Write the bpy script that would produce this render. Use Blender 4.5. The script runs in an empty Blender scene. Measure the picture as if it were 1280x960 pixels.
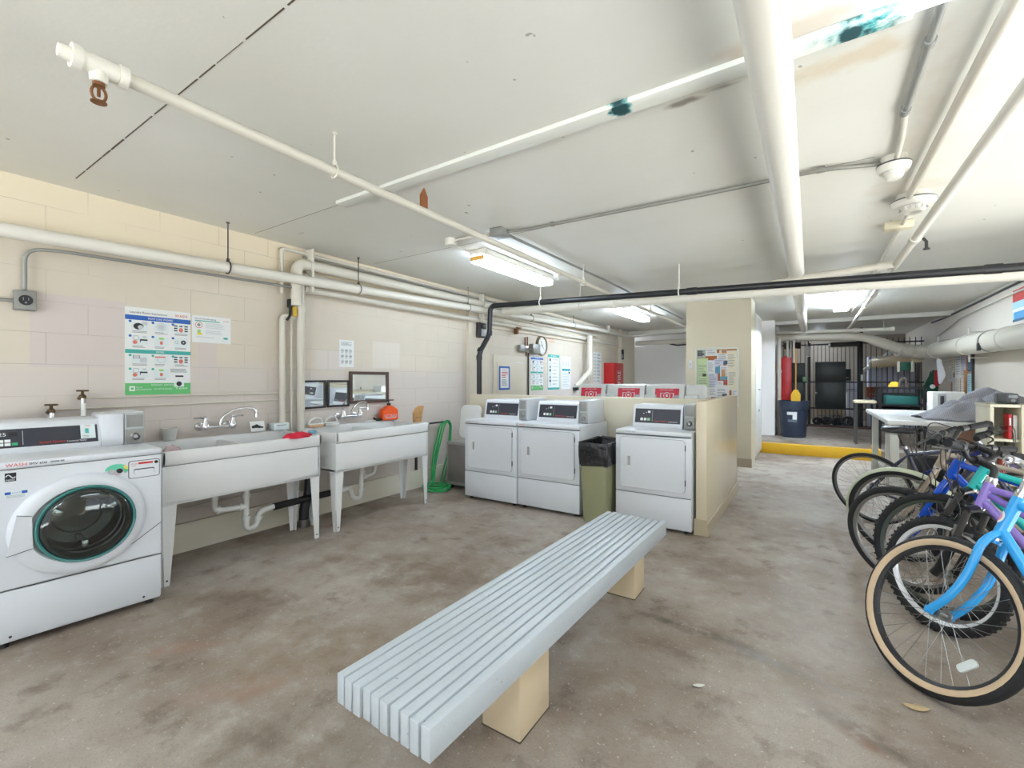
import bpy, bmesh, math, random
from mathutils import Vector, Matrix
random.seed(7)
SC = bpy.context.scene
COL = SC.collection
PI = math.pi
V = Vector
ORG = {}
LAMP, SUN, SKY, EXPO = 14, 23, .5, 1.58

# ---------------------------------------------------------------- materials
def lin(c):
    f = lambda x: x/12.92 if x <= .04045 else ((x+.055)/1.055)**2.4
    return (f(c[0]/255), f(c[1]/255), f(c[2]/255), 1)
MATS = {}
def mat(name, rgb, rough=.5, metal=0, spec=.5, var=0, vscale=6, bump=0, bscale=40, emit=0, alpha=1, trans=0, coat=0):
    if name in MATS: return MATS[name]
    m = bpy.data.materials.new(name); m.use_nodes = True
    nt = m.node_tree; p = nt.nodes['Principled BSDF']
    p.inputs['Base Color'].default_value = lin(rgb)
    p.inputs['Roughness'].default_value = rough
    p.inputs['Metallic'].default_value = metal
    p.inputs['Specular IOR Level'].default_value = spec
    if coat: p.inputs['Coat Weight'].default_value = coat
    if trans: p.inputs['Transmission Weight'].default_value = trans
    if alpha < 1: p.inputs['Alpha'].default_value = alpha
    if emit:
        p.inputs['Emission Color'].default_value = lin(rgb); p.inputs['Emission Strength'].default_value = emit
    if var or bump:
        tc = nt.nodes.new('ShaderNodeTexCoord')
    if var:
        n = nt.nodes.new('ShaderNodeTexNoise'); n.inputs['Scale'].default_value = vscale; n.inputs['Detail'].default_value = 5
        nt.links.new(tc.outputs['Object'], n.inputs['Vector'])
        mx = nt.nodes.new('ShaderNodeMix'); mx.data_type = 'RGBA'
        c = lin(rgb)
        mx.inputs['A'].default_value = (c[0]*(1-var), c[1]*(1-var), c[2]*(1-var), 1)
        mx.inputs['B'].default_value = (min(1, c[0]*(1+var)), min(1, c[1]*(1+var)), min(1, c[2]*(1+var)), 1)
        nt.links.new(n.outputs['Fac'], mx.inputs['Factor']); nt.links.new(mx.outputs['Result'], p.inputs['Base Color'])
    if bump:
        n2 = nt.nodes.new('ShaderNodeTexNoise'); n2.inputs['Scale'].default_value = bscale; n2.inputs['Detail'].default_value = 3
        nt.links.new(tc.outputs['Object'], n2.inputs['Vector'])
        bp = nt.nodes.new('ShaderNodeBump'); bp.inputs['Strength'].default_value = bump; bp.inputs['Distance'].default_value = .01
        nt.links.new(n2.outputs['Fac'], bp.inputs['Height']); nt.links.new(bp.outputs['Normal'], p.inputs['Normal'])
    MATS[name] = m
    return m

class NT:   # small helper for node graphs
    def __init__(s, m): s.nt = m.node_tree; s.p = s.nt.nodes['Principled BSDF']
    def n(s, t, **kw):
        x = s.nt.nodes.new(t)
        for k, v in kw.items():
            if k.startswith('i_'): x.inputs[k[2:].replace('_', ' ')].default_value = v
            else: setattr(x, k, v)
        return x
    def l(s, a, b): s.nt.links.new(a, b)
    def math(s, op, a, b=None, clamp=False):
        x = s.nt.nodes.new('ShaderNodeMath'); x.operation = op; x.use_clamp = clamp
        for i, q in enumerate((a, b)):
            if q is None: continue
            if isinstance(q, (int, float)): x.inputs[i].default_value = q
            else: s.l(q, x.inputs[i])
        return x.outputs[0]
    def mix(s, fac, a, b):
        x = s.nt.nodes.new('ShaderNodeMix'); x.data_type = 'RGBA'
        for key, q in (('Factor', fac), ('A', a), ('B', b)):
            if isinstance(q, (int, float, tuple)): x.inputs[key].default_value = q
            else: s.l(q, x.inputs[key])
        return x.outputs['Result']
    def noise(s, vec, scale, detail=5, rough=.55):
        x = s.n('ShaderNodeTexNoise'); x.inputs['Scale'].default_value = scale; x.inputs['Detail'].default_value = detail
        x.inputs['Roughness'].default_value = rough; s.l(vec, x.inputs['Vector']); return x.outputs['Fac']
    def ramp(s, fac, a, b):
        x = s.n('ShaderNodeMapRange'); x.inputs['From Min'].default_value = a; x.inputs['From Max'].default_value = b
        s.l(fac, x.inputs['Value']); return x.outputs['Result']
    def xyz(s):
        tc = s.n('ShaderNodeTexCoord'); sp = s.n('ShaderNodeSeparateXYZ'); s.l(tc.outputs['Object'], sp.inputs[0])
        return tc.outputs['Object'], sp.outputs[0], sp.outputs[1], sp.outputs[2]
    def blob(s, u, v, u0, v0, ru, rv, ang=0, wob=None, soft=.5):
        # 1 inside an ellipse, fading to 0 at its (noise-wobbled) edge
        du = s.math('SUBTRACT', u, u0); dv = s.math('SUBTRACT', v, v0)
        c, sn = math.cos(ang), math.sin(ang)
        a = s.math('ADD', s.math('MULTIPLY', du, c/ru), s.math('MULTIPLY', dv, sn/ru))
        b = s.math('ADD', s.math('MULTIPLY', du, -sn/rv), s.math('MULTIPLY', dv, c/rv))
        d = s.math('SQRT', s.math('ADD', s.math('MULTIPLY', a, a), s.math('MULTIPLY', b, b)))
        if wob is not None: d = s.math('ADD', d, s.math('MULTIPLY', s.math('SUBTRACT', wob, .5), 2.2))
        return s.ramp(d, 1, 1-soft)
    def box(s, u, v, u0, u1, v0, v1, e=.004):
        a = s.math('MINIMUM', s.math('SUBTRACT', u, u0), s.math('SUBTRACT', u1, u))
        b = s.math('MINIMUM', s.math('SUBTRACT', v, v0), s.math('SUBTRACT', v1, v))
        return s.ramp(s.math('MINIMUM', a, b), 0, e)

def mat_floor(name, hue=0):
    m = mat(name, (128, 115, 103)); g = NT(m); vec, x, y, z = g.xyz()
    n1 = g.noise(vec, .9, 8, .6); n2 = g.noise(vec, 5, 8, .65); n3 = g.noise(vec, 26, 4, .6); wob = g.noise(vec, 2.6, 7, .65)
    c = g.mix(g.ramp(n1, .38, .62), lin((134, 118, 103)), lin((172, 162, 151)))
    c = g.mix(g.math('MULTIPLY', g.ramp(n2, .54, .68), .6), c, lin((104, 90, 78)))
    c = g.mix(g.math('MULTIPLY', g.ramp(n2, .44, .3), .5), c, lin((180, 173, 165)))
    c = g.mix(g.math('MULTIPLY', g.ramp(n3, .62, .75), .35), c, lin((98, 84, 72)))
    n4 = g.noise(vec, 60, 2, .5); n5 = g.noise(vec, 130, 3, .6)
    c = g.mix(g.math('MULTIPLY', g.ramp(n5, .5, .72), .35), c, lin((92, 80, 70)))
    c = g.mix(g.math('MULTIPLY', g.ramp(n4, .66, .72), .55), c, lin((206, 202, 196)))
    if not hue:
        for (bx, by, ru, rv, an, col, k) in (
                (-.52, 2.52, .5, .06, -.05, (72, 64, 58), .75), (-.12, 2.42, .3, .05, -.25, (110, 112, 114), .6), (-.44, 2.03, .07, .05, 0, (86, 74, 64), .6),
                (-2.2, 2.2, .9, .5, .3, (116, 97, 78), .55), (-1.9, 1.35, .7, .4, .5, (130, 110, 86), .5),
                (-2.7, 1.45, .5, .12, .4, (104, 86, 72), .6), (-1.6, .85, .5, .35, .2, (112, 98, 80), .5),
                (.2, 2.12, .26, .08, -.45, (80, 64, 52), .7), (.16, 2.08, .1, .04, -.5, (124, 78, 56), .55),
                (-.1, 1.62, .14, .07, 0, (96, 80, 68), .4), (-1.9, 3.0, .45, .12, .2, (95, 82, 72), .5),
                (-2.2, 2.75, .3, .1, .1, (90, 78, 68), .45), (0, 2.9, .45, .9, 0, (182, 176, 170), .45),
                (-.2, 5.5, .5, 1.6, 0, (178, 172, 164), .4), (-2.0, 1.0, .3, .1, .8, (164, 128, 110), .4),
                (-.3, 4.3, .3, .5, .1, (112, 100, 90), .35), (-2.6, .95, .25, .06, .8, (162, 116, 98), .5),
                (-.55, 3.4, .5, .35, .1, (124, 108, 96), .5), (-3.1, 2.4, .3, .9, .1, (148, 128, 112), .4)):
            c = g.mix(g.math('MULTIPLY', g.math('MULTIPLY', g.blob(x, y, bx, by, ru, rv, an, wob, .8), g.ramp(n2, .36, .54)), k), c, lin(col))
    g.l(c, g.p.inputs['Base Color'])
    g.l(g.ramp(n2, -.35, 1.05), g.p.inputs['Roughness'])
    g.p.inputs['Specular IOR Level'].default_value = .45
    b = g.n('ShaderNodeBump'); b.inputs['Strength'].default_value = .12; b.inputs['Distance'].default_value = .01
    g.l(n3, b.inputs['Height']); g.l(b.outputs['Normal'], g.p.inputs['Normal'])
    return m

def mat_block(name, base, flip=False, patches=(), low=None):
    """painted concrete block: courses of 0.2, blocks of 0.4"""
    m = mat(name, base); g = NT(m); vec, x, y, z = g.xyz()
    h = x if flip else y
    cb = g.n('ShaderNodeCombineXYZ'); g.l(h, cb.inputs[0]); g.l(z, cb.inputs[1])
    br = g.n('ShaderNodeTexBrick'); br.offset = .5
    br.inputs['Scale'].default_value = 1; br.inputs['Brick Width'].default_value = .4; br.inputs['Row Height'].default_value = .2
    br.inputs['Mortar Size'].default_value = .0022; br.inputs['Mortar Smooth'].default_value = .3
    mp = g.n('ShaderNodeMapping'); mp.inputs['Location'].default_value = (.047, -.02, 0)
    g.l(cb.outputs[0], mp.inputs[0]); g.l(mp.outputs[0], br.inputs['Vector'])
    n1 = g.noise(vec, 1.3, 5); n2 = g.noise(vec, 14, 4)
    c = g.mix(g.ramp(n1, .3, .7), lin([v*.965 for v in base]), lin([min(255, v*1.02) for v in base]))
    if low: c = g.mix(g.ramp(g.math('ADD', z, g.math('MULTIPLY', n1, .25)), 1.62, 1.5), c, lin(low))
    for (a0, a1, b0, b1, col, k) in patches:
        c = g.mix(g.math('MULTIPLY', g.box(h, z, a0, a1, b0, b1), k), c, lin(col))
    jn = g.math('MULTIPLY', br.outputs['Fac'], g.ramp(n1, .38, .62))
    c = g.mix(g.math('MULTIPLY', jn, .45), c, lin([v*.62 for v in base]))
    g.l(c, g.p.inputs['Base Color']); g.p.inputs['Roughness'].default_value = .55
    hh = g.math('SUBTRACT', g.math('MULTIPLY', n2, .15), jn)
    b = g.n('ShaderNodeBump'); b.inputs['Strength'].default_value = .35; b.inputs['Distance'].default_value = .006
    g.l(hh, b.inputs['Height']); g.l(b.outputs['Normal'], g.p.inputs['Normal'])
    return m

def mat_ceiling():
    m = mat('ceiling_paint', (214, 211, 201)); g = NT(m); vec, x, y, z = g.xyz()
    n1 = g.noise(vec, .8, 5); n2 = g.noise(vec, 30, 4, .6); wob = g.noise(vec, 5, 6, .6); n3 = g.noise(vec, 11, 2, .5)
    c = g.mix(g.ramp(n1, .3, .7), lin((213, 211, 200)), lin((222, 220, 212)))
    for (bx, by, ru, rv, col, k) in ((.12, 2.2, .3, .1, (205, 190, 165), .8), (-.05, 1.9, .3, .07, (205, 188, 168), .7), (-.48, 2.12, .12, .03, (120, 108, 98), .8),
                                     (-.3, 2.1, .12, .02, (150, 140, 130), .6), (-1.7, 2.07, .1, .03, (196, 164, 110), .7), (.55, 3.9, .25, .35, (205, 196, 178), .6),
                                     (.5, 3.0, .12, .8, (205, 197, 180), .5)):
        c = g.mix(g.math('MULTIPLY', g.blob(x, y, bx, by, ru, rv, 0, wob, .6), k), c, lin(col))
    c = g.mix(g.math('MULTIPLY', g.ramp(n3, .755, .765), .6), c, lin((110, 105, 95)))
    g.l(c, g.p.inputs['Base Color']); g.p.inputs['Roughness'].default_value = .5
    b = g.n('ShaderNodeBump'); b.inputs['Strength'].default_value = .12; b.inputs['Distance'].default_value = .01
    g.l(n2, b.inputs['Height']); g.l(b.outputs['Normal'], g.p.inputs['Normal'])
    return m

WHITE = mat('white_enamel', (214, 217, 221), .28, var=.02, vscale=3)
WHITE2 = mat('white_enamel_warm', (214, 217, 212), .3, var=.02, vscale=3)
PLAS = mat('white_plastic', (222, 222, 218), .4)
SINKM = mat('sink_white', (224, 224, 222), .35, var=.02, vscale=4)
PIPEW = mat('pipe_paint_white', (222, 218, 206), .42, var=.03, vscale=9, bump=.05)
PIPEC = mat('pipe_paint_cream', (208, 202, 188), .45, var=.04, vscale=9, bump=.05)
PVC = mat('pvc_white', (226, 226, 220), .35)
BLACK = mat('black_plastic', (24, 24, 26), .42)
ABS = mat('black_pipe', (30, 31, 34), .38, var=.2, vscale=14)
GRAYP = mat('gray_pipe', (70, 72, 78), .4, var=.1)
RUBBER = mat('tyre_rubber', (30, 30, 31), .7, bump=.35, bscale=120)
CHROME = mat('chrome', (215, 215, 218), .14, 1)
STEEL = mat('steel', (150, 150, 148), .38, 1, var=.08)
GALV = mat('galvanised', (148, 148, 143), .5, .4, var=.08, vscale=20)
DKSTEEL = mat('dark_steel', (74, 72, 70), .5, .7)
RUST = mat('rust', (120, 78, 44), .75, .2, var=.3, vscale=30)
BRASS = mat('old_brass', (98, 76, 52), .5, .6, var=.2, vscale=30)
NAVY = mat('console_dark', (52, 54, 64), .3)
RED = mat('red_print', (206, 58, 52), .5)
REDD = mat('red_paint', (186, 28, 30), .4)
GREEN = mat('green_print', (98, 186, 112), .5)
TEALP = mat('teal_print', (64, 170, 160), .5)
BLUEP = mat('blue_print', (36, 96, 178), .5)
INK = mat('ink_black', (40, 40, 42), .6)
INKG = mat('ink_gray', (136, 138, 142), .6)
PAPER = mat('paper', (226, 228, 226), .55)
PAPERB = mat('paper_bluish', (216, 226, 226), .55)
YELLOW = mat('yellow_paint', (226, 176, 40), .5, var=.1, vscale=8)
WOODB = mat('brown_wood', (140, 84, 44), .6, var=.2, vscale=12)
SEAM = mat('seam_dark', (70, 72, 76), .7)
LIGHTG = mat('light_gray', (178, 180, 182), .42)
BEIGE = mat('beige_paint', (212, 203, 180), .45, var=.03, vscale=4, bump=.04)
# ---------------------------------------------------------------- mesh builder
class B:
    def __init__(s): s.bm = bmesh.new(); s.mi = 0
    def m(s, i): s.mi = i; return s
    def _mark(s, before):
        for f in s.bm.faces:
            if f.index < 0 or f not in before: f.material_index = s.mi
    def _new(s, faces):
        for f in faces: f.material_index = s.mi
    def box(s, c, size, rot=None, bev=0, seg=2):
        b2 = bmesh.new(); bmesh.ops.create_cube(b2, size=1)
        for v in b2.verts: v.co = V((v.co.x*size[0], v.co.y*size[1], v.co.z*size[2]))
        if bev: bmesh.ops.bevel(b2, geom=b2.edges[:], offset=min(bev, min(size)*.45), segments=seg, affect='EDGES', profile=.5)
        M = Matrix.Translation(V(c))
        if rot is not None: M = M @ (rot if isinstance(rot, Matrix) else Matrix.Rotation(rot, 4, 'Z'))
        bmesh.ops.transform(b2, matrix=M, verts=b2.verts)
        s.add(b2); return s
    def bx(s, x0, x1, y0, y1, z0, z1, bev=0, seg=2):
        return s.box(((x0+x1)/2, (y0+y1)/2, (z0+z1)/2), (abs(x1-x0), abs(y1-y0), abs(z1-z0)), None, bev, seg)
    def add(s, b2, free=True):
        vm = {}
        for v in b2.verts: vm[v] = s.bm.verts.new(v.co)
        for f in b2.faces:
            try: nf = s.bm.faces.new([vm[v] for v in f.verts]); nf.material_index = s.mi
            except ValueError: pass
        if free: b2.free()
    def face(s, pts):
        f = s.bm.faces.new([s.bm.verts.new(V(p)) for p in pts]); f.material_index = s.mi; return s
    def tube(s, pts, r, n=10, closed=False, caps=True):
        pts = [V(p) for p in pts]; k = len(pts)
        rs = r if isinstance(r, (list, tuple)) else [r]*k
        rings = []; up = None
        for i, p in enumerate(pts):
            if closed: t = pts[(i+1) % k]-pts[i-1]
            else: t = pts[min(i+1, k-1)]-pts[max(i-1, 0)]
            t.normalize()
            if up is None:
                up = V((0, 0, 1)) if abs(t.z) < .9 else V((1, 0, 0))
            a = t.cross(up)
            if a.length < 1e-5: a = t.cross(V((0, 1, 0)))
            a.normalize(); up = a.cross(t).normalized()
            rings.append([s.bm.verts.new(p+(a*math.cos(2*PI*j/n)+up*math.sin(2*PI*j/n))*rs[i]) for j in range(n)])
        for i in range(k if closed else k-1):
            A, C = rings[i], rings[(i+1) % k]
            for j in range(n):
                f = s.bm.faces.new([A[j], A[(j+1) % n], C[(j+1) % n], C[j]]); f.material_index = s.mi
        if caps and not closed:
            for rg in (rings[0][::-1], rings[-1]):
                f = s.bm.faces.new(rg); f.material_index = s.mi
        return s
    def cyl(s, a, b, r, r2=None, n=16): return s.tube([a, b], [r, r if r2 is None else r2], n)
    def lathe(s, prof, o=(0, 0, 0), ax=(0, 0, 1), n=28, closed=False, sx=1, sy=1):
        """prof: (radius, height) pairs along the axis"""
        ax = V(ax).normalized(); q = V((1, 0, 0)) if abs(ax.x) < .9 else V((0, 1, 0))
        a = (q-ax*q.dot(ax)).normalized(); c = ax.cross(a); o = V(o); rings = []
        for (r, h) in prof:
            if r < 1e-6: rings.append([s.bm.verts.new(o+ax*h)])
            else: rings.append([s.bm.verts.new(o+ax*h+a*(r*sx*math.cos(2*PI*j/n))+c*(r*sy*math.sin(2*PI*j/n))) for j in range(n)])
        prs = list(zip(rings, rings[1:]))
        if closed: prs.append((rings[-1], rings[0]))
        for A, C in prs:
            for j in range(n):
                k = (j+1) % n
                if len(A) == 1 and len(C) == 1: continue
                if len(A) == 1: vs = [A[0], C[k], C[j]]
                elif len(C) == 1: vs = [A[j], A[k], C[0]]
                else: vs = [A[j], A[k], C[k], C[j]]
                f = s.bm.faces.new(vs); f.material_index = s.mi
        return s
    def torus(s, c, ax, R, r, n=36, m=10): return s.lathe([(R+r*math.cos(2*PI*i/m), r*math.sin(2*PI*i/m)) for i in range(m)], c, ax, n, True)
    def ball(s, c, r, n=16, m=9, sc=(1, 1, 1)):
        b2 = bmesh.new(); bmesh.ops.create_uvsphere(b2, u_segments=n, v_segments=m, radius=1)
        for v in b2.verts: v.co = V((c[0]+v.co.x*r*sc[0], c[1]+v.co.y*r*sc[1], c[2]+v.co.z*r*sc[2]))
        s.add(b2); return s
    def prism(s, poly, o, u, v, d):
        """poly: 2d points in the u,v plane at o; extruded by the vector d"""
        o, u, v, d = V(o), V(u), V(v), V(d)
        A = [s.bm.verts.new(o+u*p[0]+v*p[1]) for p in poly]; C = [s.bm.verts.new(o+u*p[0]+v*p[1]+d) for p in poly]
        k = len(A); fs = [s.bm.faces.new(A[::-1]), s.bm.faces.new(C)]
        for i in range(k): fs.append(s.bm.faces.new([A[i], A[(i+1) % k], C[(i+1) % k], C[i]]))
        for f in fs: f.material_index = s.mi
        return s
    def xf(s, M): bmesh.ops.transform(s.bm, matrix=M, verts=s.bm.verts); return s
    def text(s, st, o, u, v, w, h):
        """lettering stretched into a w x h box whose lower left corner is o"""
        cu = bpy.data.curves.new('t', 'FONT'); cu.body = st; cu.resolution_u = 3
        ob = bpy.data.objects.new('t', cu); COL.objects.link(ob)
        dg = bpy.context.evaluated_depsgraph_get(); me = bpy.data.meshes.new_from_object(ob.evaluated_get(dg))
        bpy.data.objects.remove(ob); bpy.data.curves.remove(cu)
        xs = [q.co.x for q in me.vertices]; ys = [q.co.y for q in me.vertices]
        if not xs: return s
        x0, y0 = min(xs), min(ys); kx = w/max(1e-6, max(xs)-x0); ky = h/max(1e-6, max(ys)-y0)
        o, u, v = V(o), V(u), V(v)
        vm = [s.bm.verts.new(o+u*((q.co.x-x0)*kx)+v*((q.co.y-y0)*ky)) for q in me.vertices]
        for p in me.polygons:
            try: f = s.bm.faces.new([vm[i] for i in p.vertices]); f.material_index = s.mi
            except ValueError: pass
        bpy.data.meshes.remove(me); return s
    def obj(s, name, mats, parent=None, local=False, smooth=35, recenter=True, normals=True):
        bm = s.bm
        if normals: bmesh.ops.recalc_face_normals(bm, faces=bm.faces)
        if not isinstance(mats, (list, tuple)): mats = [mats]
        loc = V((0, 0, 0))
        if parent is None and recenter:
            xs = [v.co for v in bm.verts]
            lo = V([min(c[i] for c in xs) for i in range(3)]); hi = V([max(c[i] for c in xs) for i in range(3)])
            loc = V(((lo.x+hi.x)/2, (lo.y+hi.y)/2, lo.z))
        off = loc
        if parent is not None and not local: off = ORG.get(parent.name, V((0, 0, 0)))
        if off.length: bmesh.ops.translate(bm, verts=bm.verts, vec=-off)
        me = bpy.data.meshes.new(name); bm.to_mesh(me); bm.free()
        for q in mats: me.materials.append(q)
        if smooth:
            me.polygons.foreach_set('use_smooth', [True]*len(me.polygons)); me.set_sharp_from_angle(angle=math.radians(smooth))
        o = bpy.data.objects.new(name, me); COL.objects.link(o)
        if parent is not None: o.parent = parent; ORG[o.name] = off
        else: o.location = loc; ORG[o.name] = loc
        return o

def arc(c, a, b, r, t0, t1, n=8):
    c, a, b = V(c), V(a), V(b)
    return [c+a*(r*math.cos(t0+(t1-t0)*i/n))+b*(r*math.sin(t0+(t1-t0)*i/n)) for i in range(n+1)]
def bend(pts, r=.05, n=5):
    """round the corners of a polyline"""
    P = [V(p) for p in pts]; out = [P[0]]
    for i in range(1, len(P)-1):
        a = (P[i-1]-P[i]); c = (P[i+1]-P[i]); k = min(r, a.length*.49, c.length*.49)
        p0 = P[i]+a.normalized()*k; p1 = P[i]+c.normalized()*k
        for j in range(n+1):
            t = j/n; out.append(p0*(1-t)**2+P[i]*(2*t*(1-t))+p1*t*t)
    out.append(P[-1]); return out
def rrect(w, h, r, n=5):
    out = []
    for (cx, cy, t) in ((w/2-r, h/2-r, 0), (-w/2+r, h/2-r, PI/2), (-w/2+r, -h/2+r, PI), (w/2-r, -h/2+r, 1.5*PI)):
        for i in range(n+1): out.append((cx+r*math.cos(t+PI/2*i/n), cy+r*math.sin(t+PI/2*i/n)))
    return out

def thing(name, label, cat, loc=(0, 0, 0), rz=0, group=None):
    o = bpy.data.objects.new(name, None); COL.objects.link(o); o.empty_display_size = .05
    o.location = loc; o.rotation_euler = (0, 0, rz); ORG[o.name] = V(loc)
    return tag(o, label, cat, group)
def tag(o, label, cat, group=None):
    o['label'] = label; o['category'] = cat
    if group: o['group'] = group
    return o
def struct(o): o['kind'] = 'structure'; return o
def dup(root, loc, rz, label, group=None, scale=None):
    r = root.copy(); COL.objects.link(r); r.location = loc; r.rotation_euler = (0, 0, rz); r['label'] = label
    if group: r['group'] = group
    if scale: r.scale = scale
    def kids(a, b):
        for ch in list(a.children):
            c = ch.copy(); COL.objects.link(c); c.parent = b; c.matrix_parent_inverse = ch.matrix_parent_inverse.copy(); kids(ch, c)
    kids(root, r); return r

class Panel:
    """a flat printed sheet: paper plus printed shapes a hair in front of it"""
    def __init__(s, o, u, v, w, h, mats, t=.003):
        s.o, s.u, s.v = V(o), V(u).normalized(), V(v).normalized(); s.nrm = s.u.cross(s.v); s.w, s.h = w, h
        s.b = B(); s.mats = mats; s.t = t
        s.b.prism([(0, 0), (w, 0), (w, h), (0, h)], s.o, s.u, s.v, s.nrm*t)
    def at(s, x, y, k=1): return s.o+s.u*(x*s.w)+s.v*(y*s.h)+s.nrm*(s.t+.0006*k)
    def rect(s, x0, y0, x1, y1, m, k=1):
        s.b.m(m).face([s.at(x0, y0, k), s.at(x1, y0, k), s.at(x1, y1, k), s.at(x0, y1, k)]); return s
    def disc(s, x, y, r, m, k=1, n=14, r2=None):
        c = s.at(x, y, k); s.b.m(m).face([c+s.u*(r*math.cos(2*PI*i/n))+s.v*((r2 or r)*math.sin(2*PI*i/n)) for i in range(n)]); return s
    def text(s, st, x0, y0, x1, y1, m, k=2):
        s.b.m(m).text(st, s.at(x0, y0, k), s.u, s.v, (x1-x0)*s.w, (y1-y0)*s.h); return s
    def lines(s, x0, y0, x1, y1, n, m, k=1, seed=1, fill=.45):
        rr = random.Random(seed); dy = (y1-y0)/n
        for i in range(n):
            s.rect(x0, y1-dy*(i+fill), x0+(x1-x0)*rr.uniform(.6, 1), y1-dy*i, m, k)
        return s
    def ring(s, x, y, r, w, m, k=1, n=18):
        c = s.at(x, y, k)
        P = lambda t, q: c+s.u*(q*math.cos(t))+s.v*(q*math.sin(t))
        for i in range(n):
            a, d = 2*PI*i/n, 2*PI*(i+1)/n
            s.b.m(m).face([P(a, r-w), P(a, r), P(d, r), P(d, r-w)])
        return s
    def frame(s, fw, d, m):
        for (x0, y0, x1, y1) in ((-fw, -fw, s.w+fw, 0), (-fw, s.h, s.w+fw, s.h+fw), (-fw, 0, 0, s.h), (s.w, 0, s.w+fw, s.h)):
            s.b.m(m).prism([(x0, y0), (x1, y0), (x1, y1), (x0, y1)], s.o, s.u, s.v, s.nrm*d)
        return s
    def done(s, name, label, cat, group=None): return tag(s.b.obj(name, s.mats, smooth=0, normals=False), label, cat, group)
# ---------------------------------------------------------------- room shell
XL, XR, CE = -4.03, 2.15, 2.57
FLOOR = mat_floor('floor_concrete'); FLOOR2 = mat_floor('floor_concrete_back', 1)
WL = mat_block('wall_left_paint', (212, 201, 184), low=(209, 199, 190), patches=((.68, 1.147, 1.4, 1.87, (206, 194, 190), .8),
     (1.6, 1.74, 1.32, 1.64, (208, 196, 192), .7), (2.62, 2.95, 1.42, 1.62, (216, 208, 204), .6), (3.3, 3.7, 1.45, 1.75, (221, 214, 204), .5), (-1, 9, 2.21, 2.6, (228, 213, 185), .9)))
WF = mat('wall_paint_plain', (206, 197, 183), .5, var=.03, vscale=2, bump=.06, bscale=25)
WP = mat('wall_paint_cool', (232, 228, 223), .5, var=.03, vscale=2, bump=.06)
WB = mat_block('wall_rear_brick', (132, 120, 106), flip=True)
CEIL = mat_ceiling()
TAN = mat('column_paint', (212, 202, 178), .42, var=.03, vscale=3, bump=.05)
TANS = mat('half_wall_gloss', (206, 194, 168), .22, var=.05, vscale=2.5, bump=.05)

b = B(); b.bx(XL-.15, XR+.15, -3.15, 9.36, -.15, 0); struct(b.obj('floor', FLOOR, recenter=False, smooth=0))
b = B(); b.bx(-4.03, XR+.15, 9.42, 16.2, -.15, .16); struct(b.obj('floor_back', FLOOR2, recenter=False, smooth=0))
b = B(); b.bx(XL-.15, XR+.15, -3.15, 16.2, CE, CE+.15)
b.m(1)
rr = random.Random(3)
x = -3.8
while x < 1.9:                        # the cracked joint between the slabs
    l = rr.uniform(.12, .4); w = rr.uniform(.001, .003) if x > -2.7 else rr.uniform(.001, .004)
    b.bx(x, x+l, .842-w, .842+w, CE-.0015, CE+.01); x += l+(rr.uniform(0, .025) if x > -2.7 else rr.uniform(.005, .04))
for (x0, x1, y) in ((-3.95, -2.76, 2.0), (-3.9, .3, 3.23), (.3, 2.1, 1.98)): b.bx(x0, x1, y-.0016, y+.0016, CE-.001, CE+.01)
struct(b.obj('ceiling', [CEIL, mat('crack_dark', (92, 84, 72), .8)], recenter=False, smooth=0))
b = B(); b.bx(XL-.15, XL, -3.15, 12.0, -.15, CE+.1); struct(b.obj('wall_left', WL, recenter=False, smooth=0))
b = B(); b.bx(XR, XR+.15, 4.9, 16.2, -.15, CE+.1); b.bx(XR, XR+.15, -3.15, 1.0, -.15, CE+.1); b.bx(XR, XR+.15, 1.0, 4.9, 2.42, CE+.1); struct(b.obj('wall_right', WF, recenter=False, smooth=0))  # gap beside the bicycles is added to bring daylight to the ceiling
b = B(); b.bx(XL-.15, XL+.25, -3.15, -3, -.15, CE+.1); b.bx(XR-.25, XR+.15, -3.15, -3, -.15, CE+.1); struct(b.obj('wall_front', WF, recenter=False, smooth=0))   # wall left open behind the viewer, an added opening for daylight
b = B(); b.bx(XR+.15, 14, -16, 8, -.2, -.02); b.m(1).bx(-14, XR+.15, -16, -3.15, -.2, -.02); struct(b.obj('floor_outside_bounce', [mat('apron_bounce_side', (160, 160, 158), .8, var=.05, vscale=2), mat('apron_bounce_front', (182, 182, 182), .85, var=.1, vscale=3)], recenter=False, smooth=0))  # unseen slabs added outside, toned to bounce sunlight up into the room
b = B(); b.bx(XL-.15, -.86, 11.9, 12.05, -.15, 2.2); b.bx(XL-.15, -.86, 12.5, 12.6, 2.1, CE); struct(b.obj('wall_back', WP, recenter=False, smooth=0))
b = B(); b.bx(-1.0, -.62, 10.9, 12.5, .16, CE); struct(b.obj('wall_alcove', WP, recenter=False, smooth=0))
b = B(); b.bx(XL-.15, XR+.15, 16.05, 16.2, -.15, CE+.1); struct(b.obj('wall_rear', WB, recenter=False, smooth=0))
b = B(); b.bx(XL, XL+.1, 10.9, 11.9, 0, CE); b.bx(XL, XL+.05, 4.93, 5.4, 0, 2.3); b.bx(XL, XL+.035, 9.15, 9.3, 0, 2.2); b.bx(XL, XL+.03, 5.4, 11, 2.1, 2.28); struct(b.obj('wall_pilaster', mat('pilaster_paint', (213, 203, 184), .5, var=.02, bump=.05), recenter=False, smooth=0))
b = B(); b.bx(XL, XL+.025, -3, 4.9, 0, .22); struct(b.obj('baseboard_left', mat('plinth_paint', (222, 216, 198), .5, var=.06, vscale=5), recenter=False, smooth=0))
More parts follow.
